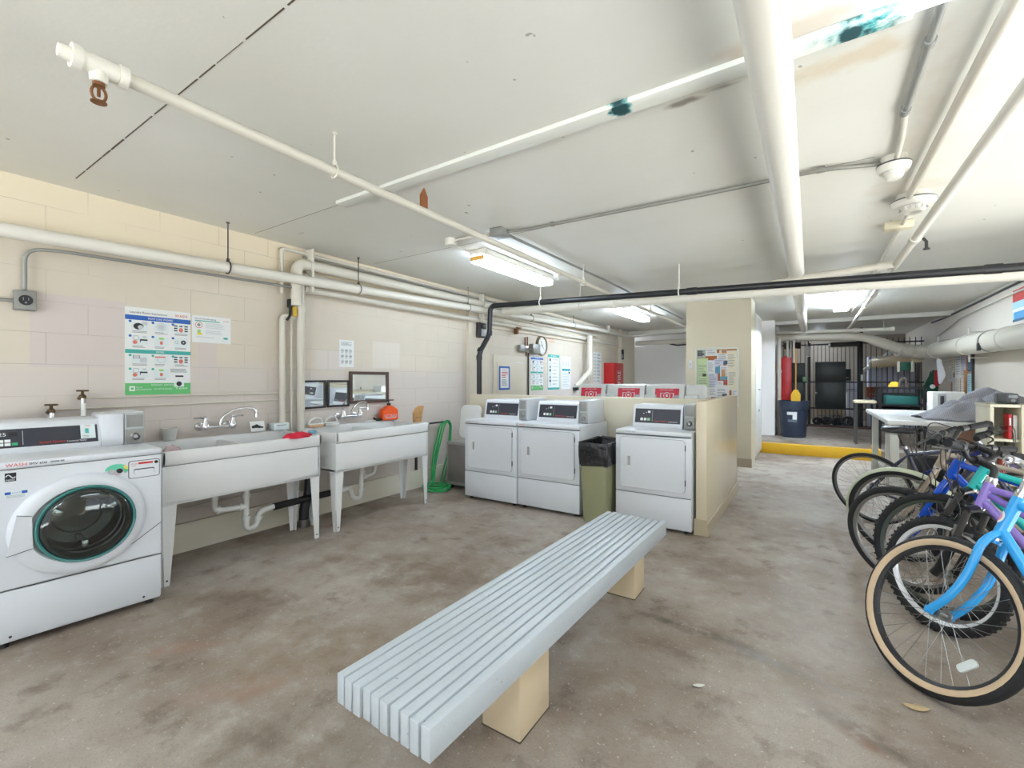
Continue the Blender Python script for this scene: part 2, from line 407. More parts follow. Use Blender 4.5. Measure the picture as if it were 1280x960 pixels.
# half wall round the dryers
b = B(); b.bx(-3.82, -.815, 4.74, 4.86, 0, 1.13, .006); b.m(1).bx(-.815, -.728, 4.07, 5.95, 0, 1.14, .008)
struct(b.obj('wall_partition', [BEIGE, TANS], recenter=False, smooth=30))
b = B(); b.bx(-.83, -.722, 4.06, 4.075, 0, .14, .003); b.bx(-.73, -.718, 4.06, 5.95, 0, .11, .003); struct(b.obj('baseboard_partition', mat('kick_paint', (180, 166, 138), .5, var=.08), recenter=False, smooth=0))
b = B(); b.bx(-1.68, -.742, 7.65, 8.2, 0, CE); struct(b.obj('wall_column', TAN, recenter=False, smooth=0))
b = B(); b.bx(-1.68, -.735, 7.638, 7.66, 0, .13, .003); struct(b.obj('baseboard_column', mat('kick_tan', (176, 160, 136), .5), recenter=False, smooth=0))
# yellow kerb on the step, turned back at its far end
b = B(); b.bx(-.86, .95, 9.34, 9.46, 0, .185, .012); b.bx(.86, .95, 9.46, 9.9, .1, .19, .008); struct(b.obj('trim_1', YELLOW, recenter=False))
# ceiling beam near the back
b = B(); b.bx(-1.0, XR, 11.15, 11.35, CE-.08, CE, .006); struct(b.obj('trim_2', mat('beam_white', (216, 213, 204), .5, var=.03), recenter=False))
b = B(); b.bx(XL, -.9, 11.4, 11.55, CE-.1, CE, .006); struct(b.obj('trim_3', MATS['beam_white'], recenter=False))

# flat steel strip let into the ceiling, its paint peeling to green
def mat_strip():
    m = mat('strip_paint', (216, 218, 204), .5); g = NT(m); vec, x, y, z = g.xyz(); n = g.noise(vec, 22, 6, .7); n2 = g.noise(vec, 9, 4, .6)
    a = g.math('MAXIMUM', g.blob(x, y, .16, 1.99, .17, .09, 0, n2, .7), g.blob(x, y, -.72, 1.98, .06, .06, 0, n2, .3))
    c = g.mix(g.math('MULTIPLY', a, g.ramp(n, .35, .5)), lin((220, 220, 210)), lin((70, 160, 158)))
    c = g.mix(g.math('MULTIPLY', a, g.ramp(n, .52, .6)), c, lin((26, 74, 78)))
    d = g.math('MAXIMUM', g.blob(x, y, .12, 1.99, .04, .05, 0, n2, .3), g.blob(x, y, -.72, 1.98, .045, .05, 0, n2, .3))
    c = g.mix(d, c, lin((20, 66, 70))); g.l(c, g.p.inputs['Base Color']); return m
b = B(); b.bx(-2.76, .29, 1.945, 2.035, CE-.024, CE, .003); tag(b.obj('steel_strip', mat_strip(), recenter=False), 'painted steel strip across the ceiling with peeling green corroded end', 'beam')
b = B(); b.prism([(-.028, 0), (.028, 0), (.03, -.09), (0, -.14), (-.03, -.09)], (-2.06, 2.1, 2.41), (0, 1, 0), (0, 0, -1), (-.014, 0, 0)); b.xf(Matrix.Identity(4))
tag(b.obj('wooden_wedge', WOODB), 'brown pointed wooden wedge between ceiling strip and sprinkler pipe', 'wedge')

# ---------------------------------------------------------------- pipes
CONDG = mat('conduit_paint', (136, 134, 126), .45, .2, var=.1)
def pipe(name, pts, r, m, label, cat='pipe', group=None, n=14, r_bend=.08, collars=(), cr=1.18, smooth=40):
    b = B(); b.tube(bend(pts, r_bend, 6), r, n)
    for (c, d, w) in collars:
        c, d = V(c), V(d).normalized(); b.cyl(c-d*w, c+d*w, r*cr, None, n)
    return tag(b.obj(name, m, smooth=smooth), label, cat, group)
zp = lambda y: 2.163+.0277*y
pipe('wall_pipe', [(-3.85, -2.95, zp(-2.95)), (-3.85, 9.8, zp(9.8)), (-3.85, 9.8, 2.56)], .042, PIPEW, 'long white pipe hung along the block wall above the sinks', collars=[((-3.85, y, zp(y)), (0, 1, .03), .035) for y in (3.0, 9.5)])
b = B(); b.tube(bend([(-3.99, .655, 1.87), (-3.99, .655, 2.12), (-3.93, .80, 2.13), (-3.93, 2.4, 2.165)], .12, 8), .011, 10)
t = b.obj('conduit', GALV); tag(t, 'thin grey conduit curving up from the outlet box and under the long wall pipe', 'conduit')
b = B(); b.tube([(-4.0, .45, 1.797), (-4.0, .63, 1.797)], .011, 10); tag(b.obj('conduit', GALV), 'short grey conduit stub entering the outlet box from the frame edge', 'conduit')
# chase of pipes high on the wall
pipe('chase_pipe', [(-3.93, 2.36, 2.0), (-3.93, 2.36, 2.392), (-3.93, 9.5, 2.44)], .048, PIPEC, 'fat cream pipe with an elbow running just under the ceiling', r_bend=.09, collars=[((-3.93, 2.36, 2.27), (0, 0, 1), .02), ((-3.93, 2.5, 2.393), (0, 1, 0), .02), ((-3.93, 5.2, 2.41), (0, 1, 0), .04)], cr=1.16)
pipe('chase_pipe', [(-3.98, 2.25, 2.1), (-3.98, 2.25, 2.51), (-3.98, 9.6, 2.51)], .016, PIPEC, 'slim cream pipe bent into a square loop beside the ceiling', r_bend=.03)
pipe('chase_pipe', [(-3.97, 2.45, 2.475), (-3.97, 9.6, 2.478)], .01, CONDG, 'thinnest grey line between the cream pipes under the ceiling')
pipe('chase_pipe', [(-3.96, 2.45, 2.17), (-3.96, 10.6, 2.19)], .034, PIPEC, 'cream pipe lowest of the bundle, tight above the mirror wall')
pipe('chase_pipe', [(-3.97, 2.45, 2.30), (-3.97, 9.4, 2.30)], .026, PIPEC, 'cream pipe tucked behind the long white wall pipe')
pipe('riser_pipe', [(-3.95, 2.415, 2.2), (-3.95, 2.415, .3)], .034, PIPEC, 'thick cream riser pipe standing between the two sinks', collars=[((-3.95, 2.415, 1.98), (0, 0, 1), .03)])
pipe('riser_pipe', [(-3.97, 2.36, 1.9), (-3.97, 2.25, 1.9), (-3.97, 2.25, .4)], .024, PIPEC, 'cream riser pipe with a top elbow behind the faucet pipes', r_bend=.04)
pipe('riser_pipe', [(-3.97, 2.335, 2.1), (-3.97, 2.335, .6)], .009, PIPEC, 'pencil thin riser pipe squeezed between two cream risers', n=8, collars=[((-3.97, 2.335, z), (0, 0, 1), .012) for z in (1.2, 1.45, 1.75)], cr=1.8)
b = B(); b.bx(-3.99, -3.94, 2.30, 2.35, 1.98, 2.06, .01); b.m(1).bx(-3.95, -3.93, 2.33, 2.37, 1.9, 1.99, .004); b.m(0).tube(bend([(-3.96, 2.32, 2.0), (-3.93, 2.30, 1.9), (-3.95, 2.28, 1.86)], .03), .012, 8)
tag(b.obj('pipe_valve', [BLACK, mat('yellow_tag', (208, 172, 50), .5)]), 'small black valve with yellow tag on the thin riser', 'valve')
pipe('supply_pipe', [(-4.02, .90, 1.2), (-4.02, 2.33, 1.2)], .006, PIPEC, 'thin wall pipe feeding the taller spigot above washer', n=8)
pipe('supply_pipe', [(-4.02, .76, 1.13), (-4.02, 2.25, 1.14)], .006, PIPEC, 'thin wall pipe feeding the lower spigot, beneath its twin', n=8)
for (y, z, lb) in ((.762, 1.115, 'bronze spigot on the wall behind washer, shorter one'), (.907, 1.2, 'bronze spigot on the wall behind washer, taller one')):
    t = thing('spigot', lb, 'spigot', (-3.95, y, z-.2))
    b = B(); b.cyl((-4.02, y, z), (-3.95, y, z), .012, None, 10); b.ball((-3.95, y, z+.01), .02, 10, 7); b.cyl((-3.95, y, z+.02), (-3.95, y, z+.045), .008, None, 8); b.obj('body', BRASS, t)
    b = B(); b.tube(arc((-3.95, y, z+.05), (1, 0, 0), (0, 1, 0), .026, 0, 2*PI*.97, 18), .006, 6); b.bx(-3.975, -3.925, y-.004, y+.004, z+.046, z+.054); b.bx(-3.954, -3.946, y-.025, y+.025, z+.046, z+.054); b.obj('handle', BRASS, t)
    b = B(); b.cyl((-3.94, y, z), (-3.93, y, z-.05), .011, .013, 10); b.m(1).cyl((-3.93, y, z-.03), (-3.93, y, z-.2), .013, None, 10); b.obj('hose_end', [CHROME, PVC], t)
# sprinkler line over the room
zs = 2.375
pipe('sprinkler_pipe', [(-2.0, .56, zs), (-2.06, 5.42, zs), (-2.06, 9.6, zs)], .024, PIPEC, 'long cream sprinkler pipe running away under the ceiling from the rusty head')
t = thing('fire_sprinkler', 'rusty sprinkler head below the capped end of the long cream pipe', 'sprinkler', (-2.0, .5, 2.28))
b = B(); b.cyl((-2.0, .45, zs), (-2.0, .57, zs), .033, None, 14); b.cyl((-2.0, .43, zs), (-2.0, .455, zs), .039, None, 14); b.cyl((-2.0, .55, zs), (-2.0, .575, zs), .039, None, 14); b.cyl((-2.0, .5, zs), (-2.0, .5, zs-.055), .028, .024, 14); b.cyl((-2.0, .40, zs), (-2.0, .44, zs), .02, .026, 12); b.obj('tee_fitting', PIPEW, t)
b = B(); b.cyl((-2, .5, zs-.05), (-2, .5, zs-.066), .017, None, 10); b.tube([V((-2, .5, zs-.064))+V((0, math.sin(a)*.019, -.026+.026*math.cos(a))) for a in [PI*2*i/18 for i in range(19)]], .0045, 6); b.cyl((-2, .5, zs-.066), (-2, .5, zs-.1), .005, None, 8); b.lathe([(0, 0), (.022, 0), (.022, -.003), (0, -.003)], (-2, .5, zs-.118), (0, 0, 1), 14); b.obj('sprinkler', RUST, t)
for (y, lb) in ((3.9, 'small pendent sprinkler on the cream pipe near the lit fixture'),):
    b = B(); b.cyl((-2.04, y, zs), (-2.04, y, zs-.05), .016, None, 10); b.cyl((-2.04, y, zs-.05), (-2.04, y, zs-.085), .008, None, 8); b.cyl((-2.04, y, zs-.087), (-2.04, y, zs-.09), .016, None, 10); tag(b.obj('fire_sprinkler', [PIPEC]), lb, 'sprinkler')
# pipes crossing the room
pipe('cross_pipe', [(-3.72, 5.4, 2.31), (-.1, 5.4, 2.235), (2.1, 5.4, 2.17)], .052, PIPEW, 'thick white drain pipe crossing the room behind the black pipe', collars=[((x, 5.4, 2.31-.0205*(x+3.72)), (1, 0, -.02), .03) for x in (-2.06, -1.0, -.12)])
pipe('cross_pipe', [(-.5, 5.4, 2.25), (-.32, 5.4, 2.33), (.64, 5.4, 2.385)], .034, PIPEC, 'cream pipe arching over to the sprinkler line beside the beam', r_bend=.1, collars=[((.55, 5.4, 2.38), (1, 0, .05), .03)])
pipe('black_drain_pipe', [(-3.7, 4.80, .9), (-3.7, 4.80, 1.68), (-3.7, 5.03, 1.95), (-3.7, 5.05, 2.345), (2.1, 5.05, 2.165)], .034, ABS, 'black drain pipe rising by the dryers and crossing the whole room', r_bend=.08,
     collars=[((-3.7, 4.8, 1.62), (0, 0, 1), .03), ((-3.7, 4.82, 1.72), (0, .5, .6), .02), ((-3.7, 5.03, 1.97), (0, .2, 1), .03), ((-1.05, 5.05, 2.263), (1, 0, -.03), .05), ((1.2, 5.05, 2.194), (1, 0, -.03), .05)], cr=1.15)
pipe('main_pipe', [(-.118, -2.9, 2.42), (-.118, 11.55, 2.40), (-.118, 11.6, 2.27)], .069, PIPEW, 'very fat white pipe running overhead toward the back gate', r_bend=.05, n=22, collars=[((-.118, 5.62, 2.41), (0, 1, 0), .05), ((-.118, 8.2, 2.41), (0, 1, 0), .03)], cr=1.14)
pipe('sprinkler_pipe', [(.65, -2.9, 2.38), (.66, 11.7, 2.38)], .028, PIPEW, 'white sprinkler pipe overhead above the bicycles', collars=[((.655, y, 2.38), (0, 1, 0), .04) for y in (4.5, 8.2)], cr=1.3)
pipe('ceiling_conduit', [(.53, -2.9, 2.525), (.538, 3.9, 2.525), (.56, 4.0, 2.53)], .02, PIPEC, 'cream conduit on the ceiling leading to the larger detector')
pipe('ceiling_conduit', [(.577, 4.05, 2.53), (.6, 4.3, 2.54), (.63, 10.2, 2.545)], .014, PIPEC, 'thin cream conduit leaving the larger detector toward the far lamp')
pipe('ceiling_conduit', [(.358, 1.8, 2.545), (.362, 2.72, 2.545)], .014, GALV, 'bare grey conduit on the ceiling between the near lamp and a coupling', collars=[((.36, y, 2.545), (0, 1, 0), .02) for y in (2.2, 2.7)], cr=1.4)
pipe('ceiling_conduit', [(.362, 2.72, 2.545), (.385, 2.95, 2.545), (.395, 3.22, 2.54)], .013, PIPEC, 'short cream conduit entering the smaller detector')
pipe('ceiling_conduit', [(-2.62, 3.04, 2.55), (-2.45, 3.04, 2.55), (-2.4, 3.06, 2.55), (-2.15, 3.06, 2.55)], .011, PIPEC, 'short conduit joining the round and square ceiling boxes')
pipe('ceiling_conduit', [(-2.13, 3.09, 2.55), (-1.95, 3.14, 2.55), (-.6, 3.2, 2.55), (-.02, 3.2, 2.55), (.1, 3.2, 2.545), (.37, 3.3, 2.545)], .012, CONDG, 'dark conduit crossing the ceiling from the square box to a detector', r_bend=.1, collars=[((-1.7, 3.15, 2.55), (1, 0, 0), .012), ((.05, 3.2, 2.55), (1, 0, 0), .02)], cr=1.5)
pipe('ceiling_conduit', [(-2.14, 3.1, 2.55), (-2.11, 5.35, 2.55), (-2.15, 9.5, 2.55)], .012, CONDG, 'dark conduit running away from the square box beside the lamp')
# big duct pipe on the right wall
zr = lambda y: 1.70+.0145*y
pipe('wall_duct', [(1.95, -.5, zr(-.5)), (1.95, 11.5, zr(11.5)), (1.75, 11.9, zr(12)), (1.45, 11.75, 1.93)], .138, PIPEC, 'huge cream insulated pipe along the wall over the table', r_bend=.3, n=26, collars=[((1.95, 7.6, zr(7.6)), (0, 1, 0), .004), ((1.95, 11.3, zr(11.3)), (0, 1, 0), .03)], cr=1.03)
pipe('branch_pipe', [(1.55, 11.78, 1.91), (1.25, 11.65, 2.04), (.86, 11.6, 2.215), (-.98, 11.6, 2.28)], [.13]+[.1]*7+[.085]*7+[.078], PIPEC, 'cream branch pipe sloping from the huge wall pipe to the alcove', r_bend=.15, n=20)
pipe('branch_pipe', [(1.3, 13.9, 1.73), (1.62, 12.6, 1.75), (1.78, 11.95, 1.8)], .13, mat('pipe_yellowed', (206, 188, 150), .5, var=.06), 'yellowed stub pipe behind the huge wall pipe', n=20, r_bend=.2)
pipe('branch_pipe', [(-.95, 11.42, 2.36), (1.35, 11.42, 2.31)], .034, PIPEW, 'slim white pipe with capped end above the alcove opening', collars=[((1.33, 11.42, 2.31), (1, 0, 0), .03), ((.75, 11.42, 2.322), (1, 0, 0), .03)], cr=1.35)
pipe('wall_conduit', [(2.13, 2, 2.515), (2.13, 7.9, 2.52), (2.13, 11.7, 2.5), (2.0, 12, 2.45)], .016, GRAYP, 'grey conduit high on the wall close to the ceiling')
pipe('wall_conduit', [(2.13, 2, 2.40), (2.13, 8.5, 2.41), (2.13, 10.6, 2.38), (2.13, 12.3, 2.2)], .013, PIPEC, 'cream conduit on the wall under the grey one')
pipe('standpipe', [(-3.86, 8.8, 2.25), (-3.86, 8.8, 1.5), (-3.9, 8.5, 1.32), (-3.98, 8.4, 1.2)], .055, PIPEC, 'cream vent pipe dropping to an elbow behind the rear washers', r_bend=.1, n=18, collars=[((-3.86, 8.8, 1.47), (0, 0, 1), .04), ((-3.88, 8.65, 1.4), (0, .8, .5), .03)], cr=1.2)
pipe('corner_pipe', [(-3.9, 9.9, 2.42), (-3.9, 11.3, 2.44), (-3.0, 11.6, 2.5), (-1.0, 11.7, 2.52)], .04, PIPEC, 'cream pipe turning along the far wall near ceiling', r_bend=.25)
pipe('corner_pipe', [(-3.8, 11.6, 2.27), (-1.0, 11.6, 2.3)], .06, PIPEC, 'pale pipe lying across the top of the far panel')
pipe('alcove_pipe', [(-.55, 11.1, .16), (-.55, 11.1, 2.2)], .035, PIPEC, 'cream riser pipe at the alcove corner beside the red panel', collars=[((-.55, 11.1, z), (0, 0, 1), .03) for z in (.3, .42, 1.5)], cr=1.4)
for i, (x, y) in enumerate(((-.42, 11.6), (-.36, 11.7), (-.3, 11.55))):
    pipe('alcove_pipe', [(x, y, 1.7), (x, y, 2.35)], .022, PIPEC, ['first slim pipe above the red panel, nearest the riser', 'middle slim pipe above the red panel', 'slim pipe above the red panel, nearest the broom'][i])

# hangers and clamps
def hanger(x, y, zc, r, m, label, drop=True, rod=.005):
    t = thing('pipe_hanger', label, 'hanger', (x, y, zc), 0, 'pipe hangers')
    b = B(); b.tube(arc((x, y, zc), (1, 0, 0), (0, 0, 1), r+.006, PI*.5, PI*2.5, 20), .0055, 6, closed=False); b.bx(x-.012, x+.012, y-.008, y+.008, zc+r+.004, zc+r+.03, .003); b.obj('ring', m, t)
    b = B(); b.cyl((x, y, zc+r+.02), (x, y, CE), rod, None, 8); b.cyl((x, y, CE-.008), (x, y, CE), rod*2.6, None, 10); b.obj('rod', m, t)
    return t
def hanger_y(x, y, zc, r, m, label):
    t = thing('pipe_hanger', label, 'hanger', (x, y, zc), 0, 'pipe hangers')
    b = B(); b.tube(arc((x, y, zc), (0, 1, 0), (0, 0, 1), r+.006, PI*.5, PI*2.5, 20), .0065, 6); b.bx(x-.01, x+.01, y-.012, y+.012, zc+r+.004, zc+r+.035, .003); b.obj('ring', m, t)
    b = B(); b.cyl((x, y, zc+r+.02), (x, y, CE), .006, None, 8); b.obj('rod', m, t)
hanger(-3.85, 1.741, zp(1.741), .042, DKSTEEL, 'bare steel hanger on the long wall pipe above the posters')
hanger(-3.85, 2.978, zp(2.978), .042, DKSTEEL, 'bare steel hanger on the long wall pipe above the mirrors')
hanger(-3.85, 4.75, zp(4.75), .042, GALV, 'hanger on the long wall pipe just before the black riser')
hanger(-3.85, 6.4, zp(6.4), .042, GALV, 'hanger on the long wall pipe above the wall clock')
hanger(-3.85, 8.0, zp(8.0), .042, GALV, 'hanger on the long wall pipe nearest its far end')
hanger(-2.01, 1.41, zs, .024, PIPEC, 'painted hanger on the sprinkler pipe between rusty head and wedge')
hanger(-2.05, 4.5, zs, .024, PIPEC, 'painted hanger on the sprinkler pipe beside the lit fixture')
hanger(-2.06, 7.0, zs, .024, PIPEC, 'painted hanger on the sprinkler pipe past the crossing pipes')
hanger_y(-2.9, 5.05, 2.318, .034, PIPEW, 'white hanger on the black pipe near its elbow')
hanger_y(-1.18, 5.05, 2.267, .034, PIPEW, 'white hanger on the black pipe over the dryers')
hanger_y(1.42, 5.05, 2.187, .034, DKSTEEL, 'dark steel hanger on the black pipe above the bicycles')
hanger_y(-2.5, 5.4, 2.285, .052, PIPEC, 'painted hanger on the white crossing pipe near the black elbow')
hanger(.66, 7.2, 2.38, .028, PIPEC, 'painted hanger on the sprinkler pipe beside the far lamp')
hanger_y(1.2, 11.42, 2.313, .034, PIPEC, 'hanger on the capped slim pipe over the gate')
for (y, lb) in ((9.25, 'bracket clamp holding the huge wall pipe over the pinned papers'), (11.2, 'bracket clamp holding the huge wall pipe over the stocking')):
    t = thing('pipe_clamp', lb, 'clamp', (2.1, y, zr(y)-.3), 0, 'wall pipe clamps')
    b = B(); b.tube(arc((1.95, y, zr(y)), (1, 0, 0), (0, 0, 1), .145, PI*.5, PI*1.5, 16), .008, 6); b.obj('strap', PIPEC, t)
    for s in (1, -1):
        b = B(); b.bx(1.94, 1.96, y-.012, y+.012, zr(y)+s*.14, zr(y)+s*.25, .003); b.cyl((1.95, y, zr(y)+s*.19), (2.15, y, zr(y)+s*.19), .008, None, 8); b.obj('bracket', PIPEC, t)
b = B(); b.lathe([(.142, -.02), (.149, -.02), (.149, .02), (.142, .02)], (1.95, 8.2, zr(8.2)), (0, 1, 0), 30, True); b.m(1).bx(1.80, 1.83, 8.17, 8.23, zr(8.2)-.12, zr(8.2)-.02, .004); tag(b.obj('band_clamp', [GALV, DKSTEEL]), 'shiny metal band clamp round the huge wall pipe', 'clamp')
for (y, lb) in ((2.5, 'small bracket strapping the ceiling pipe bundle near the loop'), (5.15, 'small bracket strapping the ceiling pipe bundle near the pilaster')):
    b = B(); b.bx(-4.0, -3.885, y-.012, y+.012, 2.14, 2.55, .004); tag(b.obj('pipe_bracket', PIPEC), lb, 'bracket')
b = B(); b.bx(-4.0, -3.93, 6.1, 6.14, 2.06, 2.18, .004); b.bx(-4.0, -3.9, 6.06, 6.18, 2.15, 2.17, .002); tag(b.obj('pipe_bracket', RUST), 'rusty bracket on the wall above the grey electrical boxes', 'bracket')

# ---------------------------------------------------------------- ceiling fittings
def lamp(x0, x1, y0, y1, z0, label, rounded=False, stain=True, k=1):
    lens = mat('lamp_diffuser_%d' % int(k*100), (220, 237, 255), .5, emit=LAMP*k)
    t = thing('ceiling_light', label, 'light', ((x0+x1)/2, (y0+y1)/2, z0), 0, 'fluorescent ceiling lights')
    b = B(); b.bx(x0-.003, x1+.003, y0+.002, y1-.002, z0+.056, CE-.003, .005); b.obj('housing', PIPEW if not rounded else PLAS, t)
    b = B()
    P = rrect(x1-x0, y1-y0, .07 if rounded else .02, 5)
    b.prism(P, ((x0+x1)/2, (y0+y1)/2, z0+.005), (1, 0, 0), (0, 1, 0), (0, 0, .055)); b.prism([(p[0]*.94, p[1]*.985) for p in P], ((x0+x1)/2, (y0+y1)/2, z0), (1, 0, 0), (0, 1, 0), (0, 0, .006))
    b.obj('diffuser', lens, t)
    if stain:
        b = B(); b.bx(x0+.01, x1-.01, y0-.006, y0+.001, z0+.008, z0+.052, .002); b.obj('end_cap', mat('amber_cap', (226, 172, 84), .5, var=.25, vscale=25), t)
    return t
lamp(-2.735, -2.555, 3.4, 4.75, 2.45, 'lit ceiling light with an amber stained end over the dryers', k=.64)
lamp(-2.76, -2.58, 7.25, 8.75, 2.45, 'lit rounded ceiling light above the rear washers', True, False, 1.5)
lamp(.33, .53, 7.8, 9.5, 2.49, 'lit ceiling light hung among pipes before the back gate', False, False, 1.8)
lamp(.24, .44, .45, 1.88, 2.47, 'ceiling light overhead, just its end showing at the top frame edge', False, False, .4)
lamp(-2.735, -2.555, -2.4, -.9, 2.45, 'added unseen fill light behind the viewer over the washer aisle', False, False, .45)  # extra fixture out of view, added to brighten the near left side
lamp(.24, .44, -2.6, -1.2, 2.47, 'added unseen fill light behind the viewer over the bicycle aisle', False, False, .8)  # another added fixture out of view, fill for the right side
b = B(); b.bx(-2.21, -2.09, 3.0, 3.12, 2.515, CE, .006); b.bx(-2.215, -2.085, 2.995, 3.125, 2.505, 2.517, .003); tag(b.obj('junction_box', GALV), 'grey square junction box on the ceiling by the lit fixture', 'junction box')
b = B(); b.lathe([(0, 2.51), (.05, 2.51), (.055, 2.52), (.055, CE)], (-2.66, 3.04, 0), (0, 0, 1), 20); b.tube([(-2.66, 3.04, 2.53), (-2.65, 3.4, 2.51)], .009, 8); tag(b.obj('junction_box', PIPEW), 'round white junction box above the stained lamp end', 'junction box')
def detector(x, y, r, label, leds):
    t = thing('smoke_detector', label, 'detector', (x, y, CE))
    b = B(); b.lathe([(0, CE-.085), (r*.86, CE-.085), (r, CE-.065), (r*1.05, CE-.045), (r*.82, CE-.04), (r*.78, CE)], (x, y, 0), (0, 0, 1), 30); b.m(1).lathe([(r*1.055, CE-.05), (r*1.06, CE-.045), (r*1.0, CE-.04)], (x, y, 0), (0, 0, 1), 30); b.obj('base', [PIPEW, SEAM], t)
    b = B(); b.lathe([(0, CE-.125), (r*.4, CE-.125), (r*.55, CE-.112), (r*.62, CE-.085)], (x, y, 0), (0, 0, 1), 24)
    if leds:
        for k in range(6):
            a = PI*(1.05+.16*k); b.m(1).box((x+r*.62*math.cos(a), y+r*.62*math.sin(a), CE-.1), (.012, .012, .02), a)
    b.obj('sensor', [PIPEW, CHROME], t)
detector(.39, 3.29, .075, 'small round white detector where two thin conduits meet', False)
detector(.577, 4.02, .115, 'larger round white detector with shiny slots under it', True)
b = B(); b.bx(.49, .67, 4.62, 4.72, 2.51, CE, .008); tag(b.obj('alarm_box', mat('ivory', (214, 204, 176), .5)), 'ivory rectangular box on the ceiling behind the detectors', 'alarm')
b = B(); b.tube([(.7, 4.5, 2.38), (.72, 4.5, 2.35), (.72, 4.5, 2.3)], .01, 8); b.cyl((.72, 4.5, 2.3), (.72, 4.5, 2.29), .02, None, 10); tag(b.obj('fire_sprinkler', DKSTEEL), 'dark sprinkler head hanging beside the ivory alarm box', 'sprinkler')
# ---------------------------------------------------------------- front-loading washer (front towards local -y)
def coin_box(t, x0, x1, yf, yb, z0, z1, cover=0):
    """coin meter: white case, grey coin face with slot and round lock"""
    b = B(); b.bx(x0, x1, yf+.012, yb, z0, z1, .01)
    if cover: b.bx(x0-cover, x0+.002, yf-.005, yb-.05, z0, z1-.004, .014)
    cb = b.obj('coin_meter', WHITE, t, local=True)
    b = B(); b.bx(x0+.004, x1-.004, yf, yf+.014, z0+.006, z1-.006, .003)
    zm = z0+(z1-z0)*.5
    b.m(1).bx(x0+.012, x1-.012, yf-.004, yf+.001, zm+.008, z1-.016, .002); b.m(3).bx(x0+.012, x0+.022, yf-.006, yf-.003, zm+.018, z1-.03)
    b.m(1).bx(x0+.008, x1-.008, yf-.006, yf+.001, z0+.012, zm-.004, .002); b.m(2).lathe([(.026, 0), (.026, .008), (.018, .016), (.014, .01), (0, .01)], ((x0+x1)/2, yf-.004, (z0+zm)/2), (0, -1, 0), 24)
    b.m(3).cyl(((x0+x1)/2, yf-.015, (z0+zm)/2), ((x0+x1)/2, yf-.018, (z0+zm)/2), .014, None, 14); b.m(2).cyl(((x0+x1)/2, yf-.017, (z0+zm)/2), ((x0+x1)/2, yf-.021, (z0+zm)/2), .009, None, 12)
    b.obj('coin_face', [LIGHTG, GALV, STEEL, INKG], cb, local=True)
    return cb

